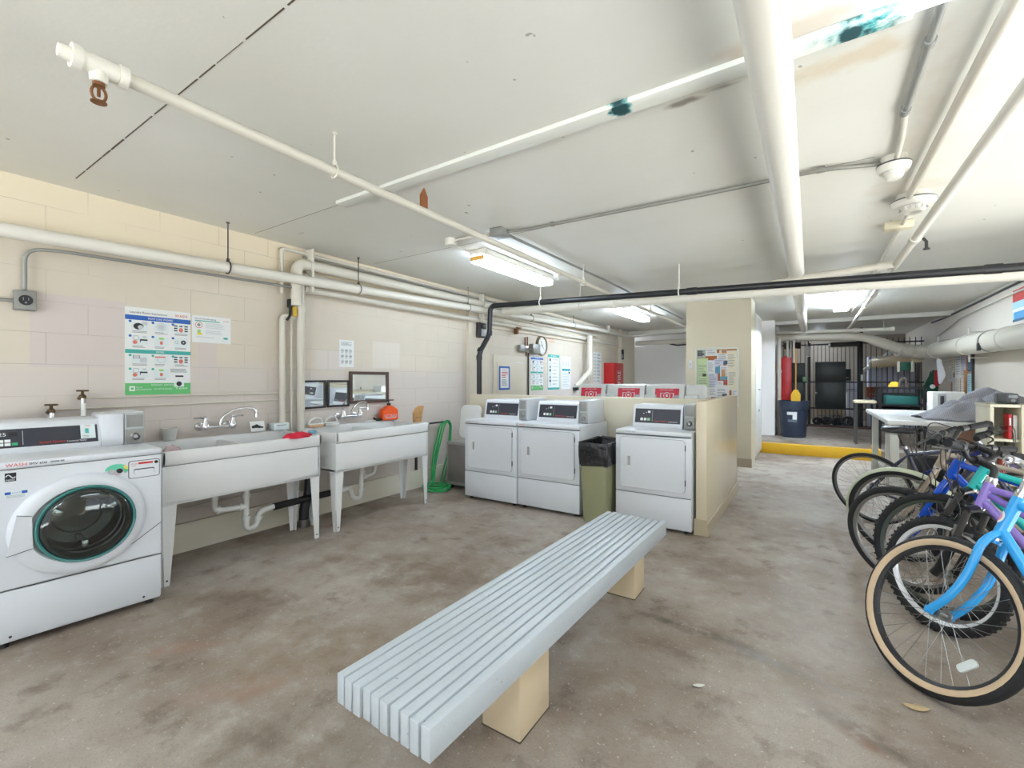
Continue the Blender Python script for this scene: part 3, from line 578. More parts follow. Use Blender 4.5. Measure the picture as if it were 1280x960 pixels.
def front_loader(loc, rz):
    t = thing('washing_machine', 'white front loading washing machine with round glass door and coin meter', 'washing machine', loc, rz)
    W, D = .335, .36
    b = B(); b.bx(-W, -W+.02, -D+.012, D, .03, .905, .006); b.bx(W-.02, W, -D+.012, D, .03, .905, .006); b.bx(-W, W, D-.02, D, .03, .905, .006); b.bx(-W+.005, W-.005, -D+.012, D, .885, .905); b.bx(-W+.005, W-.005, -D+.012, D, .03, .05)
    # front sheet with the round porthole cut out of it
    N_ = 48; hole = [(.008+.186*math.cos(2*PI*i/N_), .556+.186*math.sin(2*PI*i/N_)) for i in range(N_)]
    def rim_pt(i):
        c_, s_ = math.cos(2*PI*i/N_), math.sin(2*PI*i/N_); k_ = min((W if c_ > 0 else W)/max(1e-6, abs(c_)), (.329 if s_ > 0 else .264)/max(1e-6, abs(s_))); return (c_*k_, .556+s_*k_)
    edge = [rim_pt(i) for i in range(N_)]
    for i in range(N_):
        j = (i+1) % N_
        b.face([(edge[i][0], -D, edge[i][1]), (edge[j][0], -D, edge[j][1]), (hole[j][0], -D, hole[j][1]), (hole[i][0], -D, hole[i][1])])
    for cx_, cz_ in ((W, .885), (-W, .885), (-W, .292), (W, .292)):
        near = sorted(range(N_), key=lambda q: (edge[q][0]-cx_)**2+(edge[q][1]-cz_)**2)[:2]
        if min((edge[q][0]-cx_)**2+(edge[q][1]-cz_)**2 for q in near) > 1e-8: b.face([(cx_, -D, cz_)]+[(edge[q][0], -D, edge[q][1]) for q in near])
    for (x0_, x1_, z0_, z1_) in ((-W, -W+.004, .292, .885), (W-.004, W, .292, .885), (-W, W, .292, .296), (-W, W, .881, .885)): b.bx(x0_, x1_, -D, -D+.03, z0_, z1_)
    b.bx(-W, W, -D-.002, -D+.03, .035, .286, .01); b.bx(-W-.002, W+.002, -D-.004, D, .882, .918, .012)
    b.m(1).tube([(-W+.002, -D-.001, .289), (W-.001, -D-.001, .289)], .0018, 6); b.tube([(-W+.002, -D-.003, .8805), (W-.002, -D-.003, .8805)], .0016, 6)
    b.tube([(-.02+.27*math.cos(a), -D-.001, .557+.25*math.sin(a)) for a in [PI*(1.36+.03*i) for i in range(10)]]+[(.2, -D-.001, .385), (W-.002, -D-.001, .475)], .0018, 6)
    for k in range(16): b.bx(W-.001, W+.0015, -D+.05, -D+.075, .48+k*.012, .485+k*.012)
    b.obj('cabinet', [WHITE, SEAM], t, local=True)
    for (x, y) in ((-.29, -.31), (.29, -.31), (-.29, .31), (.29, .31)):
        b = B(); b.cyl((x, y, 0), (x, y, .03), .02, .016, 12); b.obj('foot', BLACK, t, local=True)
    for x in (-.27, .25):
        b = B(); b.cyl((x, -D, .06), (x, -D-.004, .06), .006, None, 10); b.obj('screw', DKSTEEL, t, local=True)
    # door
    y0 = -D
    b = B(); b.lathe([(.262, 0), (.262, .012), (.25, .026), (.225, .034), (.2, .03), (.19, .012), (.19, 0)], (-.005, y0, .557), (0, -1, 0), 56, sx=1, sy=1)
    for v in b.bm.verts:      # the left side is drawn out into a grip
        if v.co.x < -.12: v.co.x += (v.co.x+.12)*.12
    dr = b.obj('door', WHITE, t, local=True)
    b = B()
    P = [(-.286, .462), (-.252, .655), (-.2, .64), (-.196, .48)]
    b.prism(P, (0, y0-.031, 0), (1, 0, 0), (0, 0, 1), (0, -.004, 0)); b.m(1)
    for a, c in ((P[0], P[3]), (P[1], P[2])): b.tube([(a[0], y0-.035, a[1]), (c[0], y0-.037, c[1])], .0014, 6)
    b.obj('door_grip', [WHITE, SEAM], dr, local=True)
    b = B(); b.lathe([(.197, .02), (.201, .036), (.195, .046), (.187, .042), (.184, .02)], (.008, y0, .556), (0, -1, 0), 56, closed=True); b.obj('door_ring', mat('door_ring_teal', (58, 122, 118), .25), dr, local=True)
    b = B(); b.lathe([(0, .062), (.05, .061), (.11, .058), (.165, .050), (.184, .036), (.184, .032), (.165, .046), (.11, .054), (.05, .057), (0, .058)], (.008, y0, .556), (0, -1, 0), 56)
    b.obj('door_glass', mat('door_glass', (214, 226, 222), .03, trans=1), dr, local=True)
    b = B(); b.lathe([(.183, .03), (.172, -.01), (.176, -.05), (.165, -.055), (.165, -.1), (.158, -.105), (.158, -.25), (.11, -.27), (.1, -.262), (.06, -.268), (.0, -.26)], (.008, y0-.004, .556), (0, -1, 0), 48)
    dm = b.obj('drum', mat('drum_steel', (64, 66, 66), .28, .8, var=.4, vscale=9, bump=.3, bscale=14), dr, local=True)
    b = B(); b.lathe([(.179, .025), (.182, .034), (.172, .036), (.163, .02), (.16, -.01)], (.008, y0-.004, .556), (0, -1, 0), 48); b.obj('gasket', mat('gasket', (66, 70, 70), .5), dm, local=True)
    b = B()
    for k in range(3):
        a = 2*PI*k/3+.5; b.box((.008+.13*math.cos(a), y0+.13, .556+.13*math.sin(a)), (.05, .2, .03), Matrix.Rotation(-a, 4, 'Y'), .008)
    b.obj('paddle', CHROME, dm, local=True)
    # soap drawer, badge, decals
    b = B(); b.prism(rrect(.138, .094, .01), (.253, y0, .806), (1, 0, 0), (0, 0, 1), (0, -.004, 0)); b.m(1).prism(rrect(.145, .101, .012), (.253, y0+.001, .806), (1, 0, 0), (0, 0, 1), (0, -.003, 0))
    b.m(1).prism(rrect(.095, .03, .008), (.252, y0-.003, .794), (1, 0, 0), (0, 0, 1), (0, -.0018, 0)); b.m(0).prism(rrect(.092, .024, .008), (.252, y0-.0032, .791), (1, 0, 0), (0, 0, 1), (0, -.003, 0))
    b.m(2).bx(.225, .292, y0-.006, y0-.004, .834, .845); b.m(3).cyl((.308, y0-.003, .838), (.308, y0-.008, .838), .009, None, 12)
    b.m(4).text('HE SOAP ONLY', (.19, y0-.0065, .835), (1, 0, 0), (0, 0, 1), .03, .008); b.m(4).text('NO PODS', (.195, y0-.0065, .824), (1, 0, 0), (0, 0, 1), .02, .006)
    b.obj('soap_drawer', [WHITE, SEAM, RED, INK, REDD], t, local=True)
    b = B(); b.prism([(.05*math.cos(PI*i/16), .034*math.sin(PI*i/16)) for i in range(17)], (.13, y0, .815), (1, 0, 0), (0, 0, 1), (0, -.002, 0)); b.prism([(.05, 0), (.05, -.012), (.035, -.022), (.03, 0)], (.13, y0, .815), (1, 0, 0), (0, 0, 1), (0, -.002, 0))
    b.m(1).prism([(.051*math.cos(a), .034*math.sin(a)) for a in [PI*.0+PI*.14*i for i in range(3)]]+[(.03, .012), (.035, 0)], (.13, y0-.0005, .815), (1, 0, 0), (0, 0, 1), (0, -.002, 0))
    b.m(2).cyl((.142, y0, .81), (.142, y0-.012, .81), .013, None, 16); b.m(3).cyl((.108, y0, .808), (.108, y0-.01, .808), .014, None, 16)
    b.m(4).text('PUSH', (.122, y0-.002, .787), (1, 0, 0), (0, 0, 1), .025, .007)
    b.obj('control_badge', [mat('badge_green', (96, 196, 160), .4), mat('badge_yellow', (226, 214, 90), .4), INK, LIGHTG, RED], t, local=True)
    u, v = (1, 0, 0), (0, 0, 1)
    b = B(); b.m(0).text('WASH', (-.287, y0-.0055, .893), u, v, .072, .016); b.m(1).text('IMV 606', (-.205, y0-.0055, .894), u, v, .062, .012); b.m(2).bx(-.132, -.098, y0-.0055, y0-.004, .896, .905); b.m(2).bx(-.095, -.08, y0-.0055, y0-.004, .896, .905)
    b.obj('brand_strip', [RED, INK, INKG], t, local=True)
    b = B(); b.bx(-.288, -.25, y0-.001, y0+.001, .822, .864); b.m(1).tube([(-.285+.004*i, y0-.002, .846+.008*math.sin(i*.75)) for i in range(9)], .0022, 5); b.text('ENERGY', (-.285, y0-.0018, .825), u, v, .032, .008)
    b.obj('decal', [INK, PAPER], t, local=True)
    b = B(); b.bx(-.288, -.268, y0-.001, y0+.001, .757, .77); b.bx(-.232, -.212, y0-.001, y0+.001, .757, .77); b.m(1).bx(-.268, -.232, y0-.001, y0+.001, .757, .77); b.bx(-.288, -.212, y0-.001, y0+.001, .738, .756)
    b.m(0).text('NOTICE', (-.264, y0-.0016, .760), u, v, .028, .007); b.m(2)
    for k in range(3): b.bx(-.284, -.22, y0-.0016, y0-.001, .741+k*.005, .7425+k*.005)
    b.obj('decal', [BLUEP, PAPERB, INKG], t, local=True)
    # console
    b = B(); b.prism([(-.03, .915), (-.03, .935), (.03, 1.075), (.05, 1.088), (.32, 1.088), (.34, 1.06), (.34, .915)], (-.335, 0, 0), (0, 1, 0), (0, 0, 1), (.455, 0, 0))
    b.xf(Matrix.Identity(4)); co = b.obj('console', WHITE, t, local=True)
    sl = V((0, .06, .14)).normalized(); o = V((-.33, -.03, .935))+V((0, -.14, .06)).normalized()*.0015
    N = V((0, -.14, .06)).normalized()
    def quad(b, x0, x1, s0, s1, k=1): b.face([o+V((x0, 0, 0))+sl*s0+N*(.0008*k), o+V((x1, 0, 0))+sl*s0+N*(.0008*k), o+V((x1, 0, 0))+sl*s1+N*(.0008*k), o+V((x0, 0, 0))+sl*s1+N*(.0008*k)])
    b = B(); quad(b, .005, .44, .018, .125)
    b.m(1).text('Speed Queen', o+V((.195, 0, 0))+sl*.026+N*.002, (1, 0, 0), sl, .105, .017); b.m(2).text('Commercial Washer', o+V((.305, 0, 0))+sl*.027+N*.002, (1, 0, 0), sl, .085, .011)
    b.m(2).text('2.25', o+V((.02, 0, 0))+sl*.085+N*.002, (1, 0, 0), sl, .05, .02); b.m(4); quad(b, .08, .112, .082, .107, 2)
    b.m(2); quad(b, .131, .1325, .03, .112, 2)
    for i in range(3):
        for j in range(2): b.m(2); quad(b, .012+i*.026, .034+i*.026, .03+j*.02, .046+j*.02, 2)
    b.m(5); quad(b, .09, .112, .03, .046, 2); b.m(6); quad(b, .365, .43, .04, .128, 3); b.m(7).text('1', o+V((.385, 0, 0))+sl*.072+N*.004, (1, 0, 0), sl, .016, .03); b.m(1).text('WASH', o+V((.385, 0, 0))+sl*.113+N*.004, (1, 0, 0), sl, .025, .008)
    b.m(4)
    for k in range(2): quad(b, .372, .4, .048+.008*k, .05+.008*k, 4)
    b.obj('control_panel', [NAVY, RED, PAPER, RED, INK, mat('key_green', (52, 170, 120), .4), PAPERB, TEALP], co, local=True, normals=False)
    coin_box(t, .228, .335, -.03, .3, .915, 1.118, .108)
    return t
front_loader((-3.612, .785, 0), math.radians(85.6))

# ---------------------------------------------------------------- dryers (front towards local -y)
def dryer(label, loc, W0=.343):
    t = thing('dryer', label, 'dryer', loc, 0, 'coin operated dryers')
    W, D = W0, .355; y0 = -D
    b = B(); b.bx(-W, W, -D+.01, D, .025, .872, .01); b.bx(-W, W, -D, -D+.02, .312, .83, .008); b.bx(-W, W, -D-.001, -D+.02, .03, .308, .008); b.bx(-W, W, -D-.003, D, .838, .878, .012); b.m(1).bx(-W+.002, W-.002, -D-.0015, -D+.02, .8335, .8385)
    b.obj('cabinet', [WHITE, SEAM], t, local=True)
    for (x, y) in ((-.29, -.3), (.29, -.3), (-.29, .3), (.29, .3)):
        b = B(); b.cyl((x, y, 0), (x, y, .03), .02, .016, 10); b.obj('foot', BLACK, t, local=True)
    b = B(); b.prism(rrect(.592, .462, .035), (0, y0-.001, .583), (1, 0, 0), (0, 0, 1), (0, -.002, 0)); b.m(0).prism(rrect(.584, .454, .032), (0, y0-.001, .583), (1, 0, 0), (0, 0, 1), (0, -.012, 0))
    for z in (.42, .72): b.m(1).bx(.29, .298, y0-.012, y0, z, z+.05)
    b.m(1).tube([(p[0], y0-.0015, .583+p[1]) for p in rrect(.588, .458, .034, 6)], .0022, 6, closed=True); b.tube([(-W+.003, y0-.0005, .31), (W-.003, y0-.0005, .31)], .0018, 6)
    d = b.obj('door', [WHITE, SEAM], t, local=True)
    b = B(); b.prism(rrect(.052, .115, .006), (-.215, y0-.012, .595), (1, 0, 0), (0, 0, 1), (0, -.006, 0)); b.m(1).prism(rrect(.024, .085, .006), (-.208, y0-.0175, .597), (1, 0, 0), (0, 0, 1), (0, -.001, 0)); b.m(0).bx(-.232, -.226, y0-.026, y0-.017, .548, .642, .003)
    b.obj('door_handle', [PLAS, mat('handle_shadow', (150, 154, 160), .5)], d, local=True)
    b = B(); b.prism([(-.09, .875), (-.09, .895), (-.05, 1.075), (-.03, 1.092), (.33, 1.092), (.345, 1.06), (.345, .875)], (-W+.075, 0, 0), (0, 1, 0), (0, 0, 1), (.475, 0, 0)); co = b.obj('console', WHITE, t, local=True)
    sl = V((0, .04, .18)).normalized(); N = V((0, -.18, .04)).normalized(); o = V((-W+.075, -.09, .895))+N*.001
    def quad(b, x0, x1, s0, s1, k=1): b.face([o+V((x, 0, 0))+sl*s+N*(.0008*k) for x, s in ((x0, s0), (x1, s0), (x1, s1), (x0, s1))])
    b = B(); quad(b, .02, .455, .028, .165)
    b.m(1).text('Speed Queen', o+V((.215, 0, 0))+sl*.04+N*.002, (1, 0, 0), sl, .12, .016); b.m(2).text('Commercial', o+V((.345, 0, 0))+sl*.041+N*.002, (1, 0, 0), sl, .08, .011)
    for i in range(3): b.m(2 if i < 2 else 3); quad(b, .075+.034*i, .1+.034*i, .05, .075, 2)
    b.m(2); quad(b, .19, .1915, .045, .15, 2); quad(b, .145, .17, .125, .145, 2); quad(b, .1, .108, .115, .122, 2); quad(b, .125, .133, .125, .132, 2)
    b.obj('control_panel', [NAVY, RED, PAPER, mat('key_pale_green', (150, 200, 160), .4)], co, local=True, normals=False)
    coin_box(t, W-.115, W-.015, -.13, .3, .878, 1.115)
    b = B(); b.m(1).text('STACK 900', (-W+.1, y0-.0045, .853), (1, 0, 0), (0, 0, 1), .09, .011)
    b.m(0).text('WASH', (-W+.022, y0-.0045, .853), (1, 0, 0), (0, 0, 1), .062, .012)
    b.obj('brand_strip', [RED, INKG], t, local=True)
    return t
d0 = dryer('white coin dryer beside the green hose, first of the pair', (-2.893, 4.29, 0), .345)
dup(d0, (-2.19, 4.305, 0), 0, 'white coin dryer between its twin and the tan trash bin', scale=(1.02, 1, 1))
d2 = dup(d0, (-1.172, 4.37, 0), 0, 'white coin dryer standing alone against the end of the half wall', scale=(.965, 1, .99))
for ch in d2.children:
    if ch.name.startswith('brand_strip'): ch.data = ch.data.copy(); ch.data.materials[0] = mat('lime_print', (190, 206, 110), .5)

# ---------------------------------------------------------------- washers behind the half wall
b = B(); b.bx(-2.95, -1.05, 5.75, 6.75, 0, .165, .01); tag(b.obj('washer_plinth', BEIGE), 'raised concrete plinth under the rear row of washers', 'plinth')
def rear_washer(label, x):
    t = thing('washing_machine', label, 'washing machine', (x, 6.2, .165), 0, 'washers behind the half wall')
    W = .33
    b = B(); b.bx(-W, W, -.35, .35, .02, .9, .015); b.bx(-W, W, -.354, -.33, .29, .88, .008); b.obj('cabinet', WHITE, t, local=True)
    b = B(); b.lathe([(.24, 0), (.235, .02), (.2, .03), (.18, .01)], (0, -.354, .56), (0, -1, 0), 36); b.m(1).lathe([(.19, .012), (.1, .03), (0, .034)], (0, -.354, .56), (0, -1, 0), 36); b.obj('door', [WHITE, INKG], t, local=True)
    b = B(); b.prism([(-.1, .9), (-.06, 1.08), (-.03, 1.098), (.28, 1.098), (.32, .9)], (-W+.02, 0, 0), (0, 1, 0), (0, 0, 1), (.40, 0, 0)); b.xf(Matrix.Identity(4)); co = b.obj('console', PLAS, t, local=True)
    sl = V((0, .04, .18)).normalized(); N = V((0, -.18, .04)).normalized(); o = V((-W+.02, -.1, .9))+N*.001
    def quad(b, x0, x1, s0, s1, k=1): b.face([o+V((x, 0, 0))+sl*s+N*(.0008*k) for x, s in ((x0, s0), (x1, s0), (x1, s1), (x0, s1))])
    def ring(b, x, s, r, w, k):
        for i in range(16):
            a, c = 2*PI*i/16, 2*PI*(i+1)/16
            b.face([o+V((x+q*math.cos(g), 0, 0))+sl*(s+q*math.sin(g))+N*(.0008*k) for q, g in ((r-w, a), (r, a), (r, c), (r-w, c))])
    b = B(); quad(b, .03, .34, .005, .145); b.m(1).text('LOAD YOUR LAUNDRY', o+V((.09, 0, 0))+sl*.118+N*.002, (1, 0, 0), sl, .18, .016)
    ring(b, .185, .05, .045, .008, 2); quad(b, .172, .198, .035, .065, 2); quad(b, .10, .112, .02, .085, 2); quad(b, .262, .274, .02, .085, 2); quad(b, .10, .14, .08, .085, 2); quad(b, .23, .274, .08, .085, 2)
    b.m(2); quad(b, .03, .08, .003, .022, 3); b.m(3); quad(b, .285, .345, .005, .055, 3); b.m(4)
    for i in range(3): quad(b, .05+i*.07, .08+i*.07, .158, .163, 2)
    b.obj('red_notice', [mat('notice_red', (214, 46, 70), .5), PAPER, GREEN, LIGHTG, mat('pink_print', (226, 170, 170), .5)], co, local=True, normals=False)
    b = B(); b.bx(.095, W-.02, -.04, .26, .9, 1.092, .03, 3); b.bx(.10, W-.07, -.11, -.02, .9, .96, .01); b.obj('coin_meter', PLAS, t, local=True)
    return t
rear_washer('white washer behind half wall, nearest the vent pipe, with red notice', -2.54)
rear_washer('white washer behind half wall, middle of three with red notices', -1.98)
rear_washer('white washer behind half wall, nearest the bulletin board, red notice', -1.46)

# ---------------------------------------------------------------- laundry sinks
def sink(y0, y1, label):
    xb, xf = -4.0, -3.41; t = thing('utility_sink', label, 'sink', ((xb+xf)/2, (y0+y1)/2, 0), 0, 'double utility sinks')
    ym = (y0+y1)/2
    b = B()
    b.bx(xf-.03, xf, y0, y1, .77, .862, .012); b.bx(xb, xb+.07, y0, y1, .77, .875, .012); b.bx(xb, xf, y0, y0+.035, .77, .862, .012); b.bx(xb, xf, y1-.035, y1, .77, .862, .012)
    b.bx(xf-.03, xf-.012, y0+.01, y1-.01, .515, .79, .006); b.bx(xb+.03, xb+.06, y0+.01, y1-.01, .515, .79, .006); b.bx(xb+.03, xf-.012, y0+.012, y0+.04, .515, .79, .006); b.bx(xb+.03, xf-.012, y1-.04, y1-.012, .515, .79, .006)
    b.bx(xb+.03, xf-.012, y0+.012, y1-.012, .513, .54, .006); b.bx(xb+.05, xf-.02, ym-.02, ym+.02, .53, .845, .012)
    b.m(1).bx(xf-.016, xf-.0112, y0+.012, y1-.012, .766, .771); b.obj('basin', [SINKM, mat('sink_seam', (120, 122, 124), .6)], t)
    for s in (0, 1):
        yc = ym+(-1 if s == 0 else 1)*(y1-y0)*.25
        b = B(); b.lathe([(0, .001), (.035, .001), (.045, .004), (.05, 0)], (-3.72, yc, .54), (0, 0, 1), 20); b.obj('drain', CHROME, t)
    for (x, s) in ((xf-.025, 1), (-3.80, -1)):
        for (ya, yo) in ((y0+.012, 1), (y1-.012, -1)):
            b = B(); th = .004; w0, w1 = .082, .03
            # folded sheet leg: an L section, tapering to the floor
            b.prism([(0, .515), (yo*w0, .515), (yo*(w1+.012), 0), (yo*.012, 0)], (x, ya, 0), (0, 1, 0), (0, 0, 1), (.005, 0, 0))
            b.prism([(0, .515), (-s*w0, .515), (-s*(w1), 0), (0, 0)], (x, ya, 0), (1, 0, 0), (0, 0, 1), (0, yo*.005, 0))
            b.m(1).cyl((x+.006*s if s > 0 else x-.001, ya+yo*.026, .035), (x+(.008 if s > 0 else -.003), ya+yo*.026, .035), .006, None, 10)
            b.obj('leg', [SINKM, INK], t)
    return t
sink(1.15, 2.275, 'white double laundry sink beside the washer, red cloth on its rim')
sink(2.405, 3.555, 'white double laundry sink under the mirrors, orange bottle on its rim')

def drain(name, segs, label):
    t = thing(name, label, 'drain pipe', segs[0][1][0])
    for (nm, pts, r, m, col) in segs:
        b = B(); b.tube(bend(pts, .045, 6), r, 12)
        for (c, d) in col: c, d = V(c), V(d).normalized(); b.cyl(c-d*.014, c+d*.014, r*1.35, None, 14)
        b.obj(nm, m, t)
X_ = -3.75
drain('drain_pipe', [('cross_tube', [(X_, 1.60, .54), (X_, 1.60, .33), (X_, 1.83, .315)], .021, PVC, [((X_, 1.60, .43), (0, 0, 1)), ((X_, 1.63, .33), (0, 1, 0)), ((X_, 1.79, .318), (0, 1, 0))]),
      ('trap', [(X_, 1.83, .54), (X_, 1.83, .13), (X_, 1.915, .13), (X_, 1.93, .25), (X_, 2.06, .262)], .022, PVC, [((X_, 1.83, .40), (0, 0, 1)), ((X_, 1.83, .225), (0, 0, 1)), ((X_, 1.925, .2), (0, .1, 1))]),
      ('rubber_sleeve', [(X_, 2.05, .258), (X_, 2.66, .264)], .03, BLACK, [])], 'white plastic trap and black pipe under the sink by the washer')
drain('drain_pipe', [('trap', [(X_, 2.66, .264), (X_, 2.80, .266), (X_, 2.835, .15), (X_, 2.925, .14), (X_, 2.945, .54)], .022, PVC, [((X_, 2.79, .264), (0, 1, 0)), ((X_, 2.94, .23), (0, 0, 1)), ((X_, 2.945, .40), (0, 0, 1))]),
      ('cross_tube', [(X_, 2.945, .345), (X_, 3.10, .36), (X_, 3.10, .54)], .02, PVC, [((X_, 2.98, .35), (0, 1, 0)), ((X_, 3.1, .44), (0, 0, 1))])], 'white plastic trap under the mirror side sink')
drain('waste_hose', [('hose', [(-3.8, 2.42, .55), (-3.8, 2.40, .3), (-3.8, 2.355, .17), (-3.8, 2.35, .06)], .042, BLACK, []), ('coupling', [(-3.8, 2.35, .0), (-3.8, 2.35, .07)], .046, STEEL, []),
      ('vent', [(-3.8, 2.44, .2), (-3.8, 2.44, .0)], .022, PVC, [((-3.8, 2.44, .05), (0, 0, 1))])], 'black waste hose with metal coupling standing between the sinks')
b = B(); b.tube(bend([(-4.01, 1.48, .36), (-4.0, 1.5, .33), (-4.0, 2.3, .35)], .03), .01, 8); tag(b.obj('waste_hose', PIPEC), 'thin cream hose along the wall under the sink', 'hose')

def faucet(yc, label, side, sp):
    t = thing('faucet', label, 'faucet', (-3.95, yc, .92), 0, 'wall faucets')
    b = B(); b.tube([(-3.93, yc-.1, .95), (-3.93, yc+.1, .95)], .014, 12)
    for s in (-1, 1): b.cyl((-4.02, yc+s*.1, .95), (-3.92, yc+s*.1, .95), .02, .024, 14); b.lathe([(.035, 0), (.033, .01), (.02, .016)], (-4.028, yc+s*.1, .95), (1, 0, 0), 18); b.ball((-3.925, yc+s*.1, .95), .028, 14, 9); b.lathe([(.03, 0), (.026, .02), (.014, .045), (.011, .07)], (-3.92, yc+s*.1, .955), (0, 0, 1), 16)
    b.obj('body', CHROME, t)
    b = B(); b.tube(bend([(-3.93, yc+.01, .95), (-3.93, yc+.01, 1.0)]+[(-3.93+sp[0]*k, yc+.01+sp[1]*k, z) for k, z in ((.12, 1.04), (.35, 1.075), (.6, 1.09), (.85, 1.088), (.97, 1.07), (1, 1.03))], .04, 4), .0105, 10); b.cyl((-3.93+sp[0], yc+.01+sp[1], 1.035), (-3.93+sp[0], yc+.01+sp[1], 1.008), .013, None, 12); b.obj('spout', CHROME, t)
    for s, a in ((-1, side[0]), (1, side[1])):
        b = B(); b.tube([(-3.92, yc+s*.1, 1.02), (-3.92+.035*math.cos(a), yc+s*.1+.035*math.sin(a), 1.028), (-3.92+.075*math.cos(a), yc+s*.1+.075*math.sin(a), 1.028)], [.008, .006, .008], 8); b.ball((-3.92, yc+s*.1, 1.025), .013, 10, 7); b.obj('lever', CHROME, t)
faucet(1.71, 'chrome wall faucet with long arched spout over the sink beside washer', (-1.7, 1.4), (.02, .27))
faucet(2.95, 'chrome wall faucet with short spout over the sink under mirrors', (-.5, .8), (.06, .15))

# ---------------------------------------------------------------- small things on the sinks
def lump(name, label, cat, c, s, m, seed, rough=.35, n=26, wr=6, flat=True):
    rr = random.Random(seed); b = B(); bm2 = bmesh.new(); bmesh.ops.create_uvsphere(bm2, u_segments=n, v_segments=n//2, radius=1)
    ph = [rr.uniform(0, 6) for _ in range(6)]
    for v in bm2.verts:
        p = v.co.copy(); a = math.atan2(p.y, p.x)
        k = 1+rough*(.5*math.sin(wr*.5*a+ph[0])*abs(p.x+.3)+.35*math.sin(wr*a+ph[1]+3*p.z)+.25*math.sin(wr*1.7*p.x+ph[2])*math.sin(wr*1.3*p.y+ph[3]))
        v.co = V((p.x*k*s[0], p.y*k*s[1], max(-.02 if flat else -9, p.z)*(1+rough*.8*math.sin(wr*p.x+ph[4])*math.cos(wr*p.y+ph[5]))*s[2]))
        v.co += V(c)
    b.add(bm2); return tag(b.obj(name, m, smooth=80), label, cat)
b = B(); b.lathe([(.0, 0), (.038, 0), (.052, .085), (.054, .088), (.05, .088), (.037, .006), (0, .006)], (-3.955, 1.385, .876), (0, 0, 1), 24); tag(b.obj('plastic_cup', mat('frosted_cup', (226, 226, 220), .35, trans=.25)), 'white frosted plastic cup on the back rim of the sink by the washer', 'cup')
lump('rag', 'pinkish grey crumpled rag in the sink corner next to washer', 'cloth', (-3.50, 1.24, .815), (.06, .07, .07), mat('rag_pink', (182, 162, 162), .9), 4, .3, flat=False)
b = B()
R0 = Matrix.Rotation(-.35, 4, 'Y')
b.box((-3.93, 2.01, .925), (.012, .12, .09), R0, .004); b.m(1)
for i, (a, c, r) in enumerate(((-.035, .003, .017), (-.012, .008, .02), (.012, -.002, .017), (.034, -.008, .014))): b.ball((-3.921, 2.01+a, .92+c), r, 10, 7, (.25, 1, .8))
tag(b.obj('soap_card', [PAPER, INK]), 'small white card with dark blotches propped behind the sink', 'card')
b = B(); b.bx(-3.985, -3.90, 2.135, 2.275, .876, .94, .006); b.m(1).bx(-3.9, -3.899, 2.16, 2.25, .918, .924); b.tube([(-3.94, 2.13, .876), (-3.94, 2.12, .91), (-3.94, 2.125, .93)], .004, 6); tag(b.obj('tissue_box', [PAPERB, INKG]), 'small white box at the sink corner beside the cream risers', 'box')
lump('cloth', 'red cloth lying over the front rim of the washer side sink', 'cloth', (-3.45, 2.08, .857), (.06, .12, .042), mat('cloth_red', (206, 32, 58), .8), 11, .22)
b = B(); b.ball((-3.43, 2.2, .893), .022, 12, 8, (1, 1.3, .6)); b.ball((-3.43, 2.225, .888), .014, 10, 7); b.ball((-3.45, 2.19, .89), .016, 10, 7); tag(b.obj('sponge', mat('sponge_blue', (120, 172, 196), .8, var=.3, vscale=40)), 'small pale blue sponge resting on the red cloth', 'sponge')
for (y, lb, c2, s, mm) in ((2.55, 'scrub brush with arched handle and tan bristles near the cream riser', (226, 176, 130), 0, 0), (2.72, 'all white scrub brush with arched handle near the faucet', (226, 222, 214), 0, 0)):
    t = thing('scrub_brush', lb, 'brush', (-3.93, y, .876))
    b = B(); b.bx(-3.96, -3.90, y-.075, y+.075, .894, .908, .006); b.tube([(-3.93, y-.07, .905), (-3.93, y-.05, .94), (-3.93, y, .962), (-3.93, y+.05, .95), (-3.93, y+.072, .905)], .0095, 10); b.obj('handle', PLAS, t)
    b = B(); b.bx(-3.957, -3.903, y-.072, y+.072, .876, .895, .003); b.obj('bristles', mat('bristle_%d' % c2[1], c2, .9, var=.15, vscale=90), t)
b = B(); b.bx(-3.96, -3.92, 3.12, 3.26, .876, .886, .004); tag(b.obj('soap_bar', PLAS), 'thin white soap scrap on the sink rim by the faucet', 'soap')
b = B(); b.bx(-3.96, -3.915, 3.26, 3.36, .876, .9, .005); b.bx(-3.96, -3.92, 3.25, 3.28, .895, .915, .004); b.m(1).bx(-3.92, -3.914, 3.25, 3.27, .905, .918, .001); tag(b.obj('nail_brush', [BLACK, mat('tan_small', (176, 140, 100), .6)]), 'small black brush beside the orange bottle', 'brush')
t = thing('soap_bottle', 'orange pump bottle of hand cleaner on the mirror side sink', 'bottle', (-3.94, 3.455, .872))
b = B()
b.prism([(-.108, 0), (.108, 0), (.113, .02), (.111, .095), (.098, .122), (.04, .14), (.032, .16), (-.032, .16), (-.04, .14), (-.098, .122), (-.111, .095), (-.113, .02)], (-3.975, 3.455, .874), (0, 1, 0), (0, 0, 1), (.07, 0, 0)); bmesh.ops.bevel(b.bm, geom=b.bm.edges[:], offset=.007, segments=3, affect='EDGES'); b.obj('bottle', mat('orange_plastic', (240, 92, 34), .35), t)
b = B(); b.text('FAST ORANGE', (-3.9035, 3.365, .905), (0, 1, 0), (0, 0, 1), .18, .034); b.m(1); b.bx(-3.905, -3.904, 3.38, 3.53, .897, .904); b.obj('label', [mat('label_violet', (226, 200, 214), .5), PAPER], t)
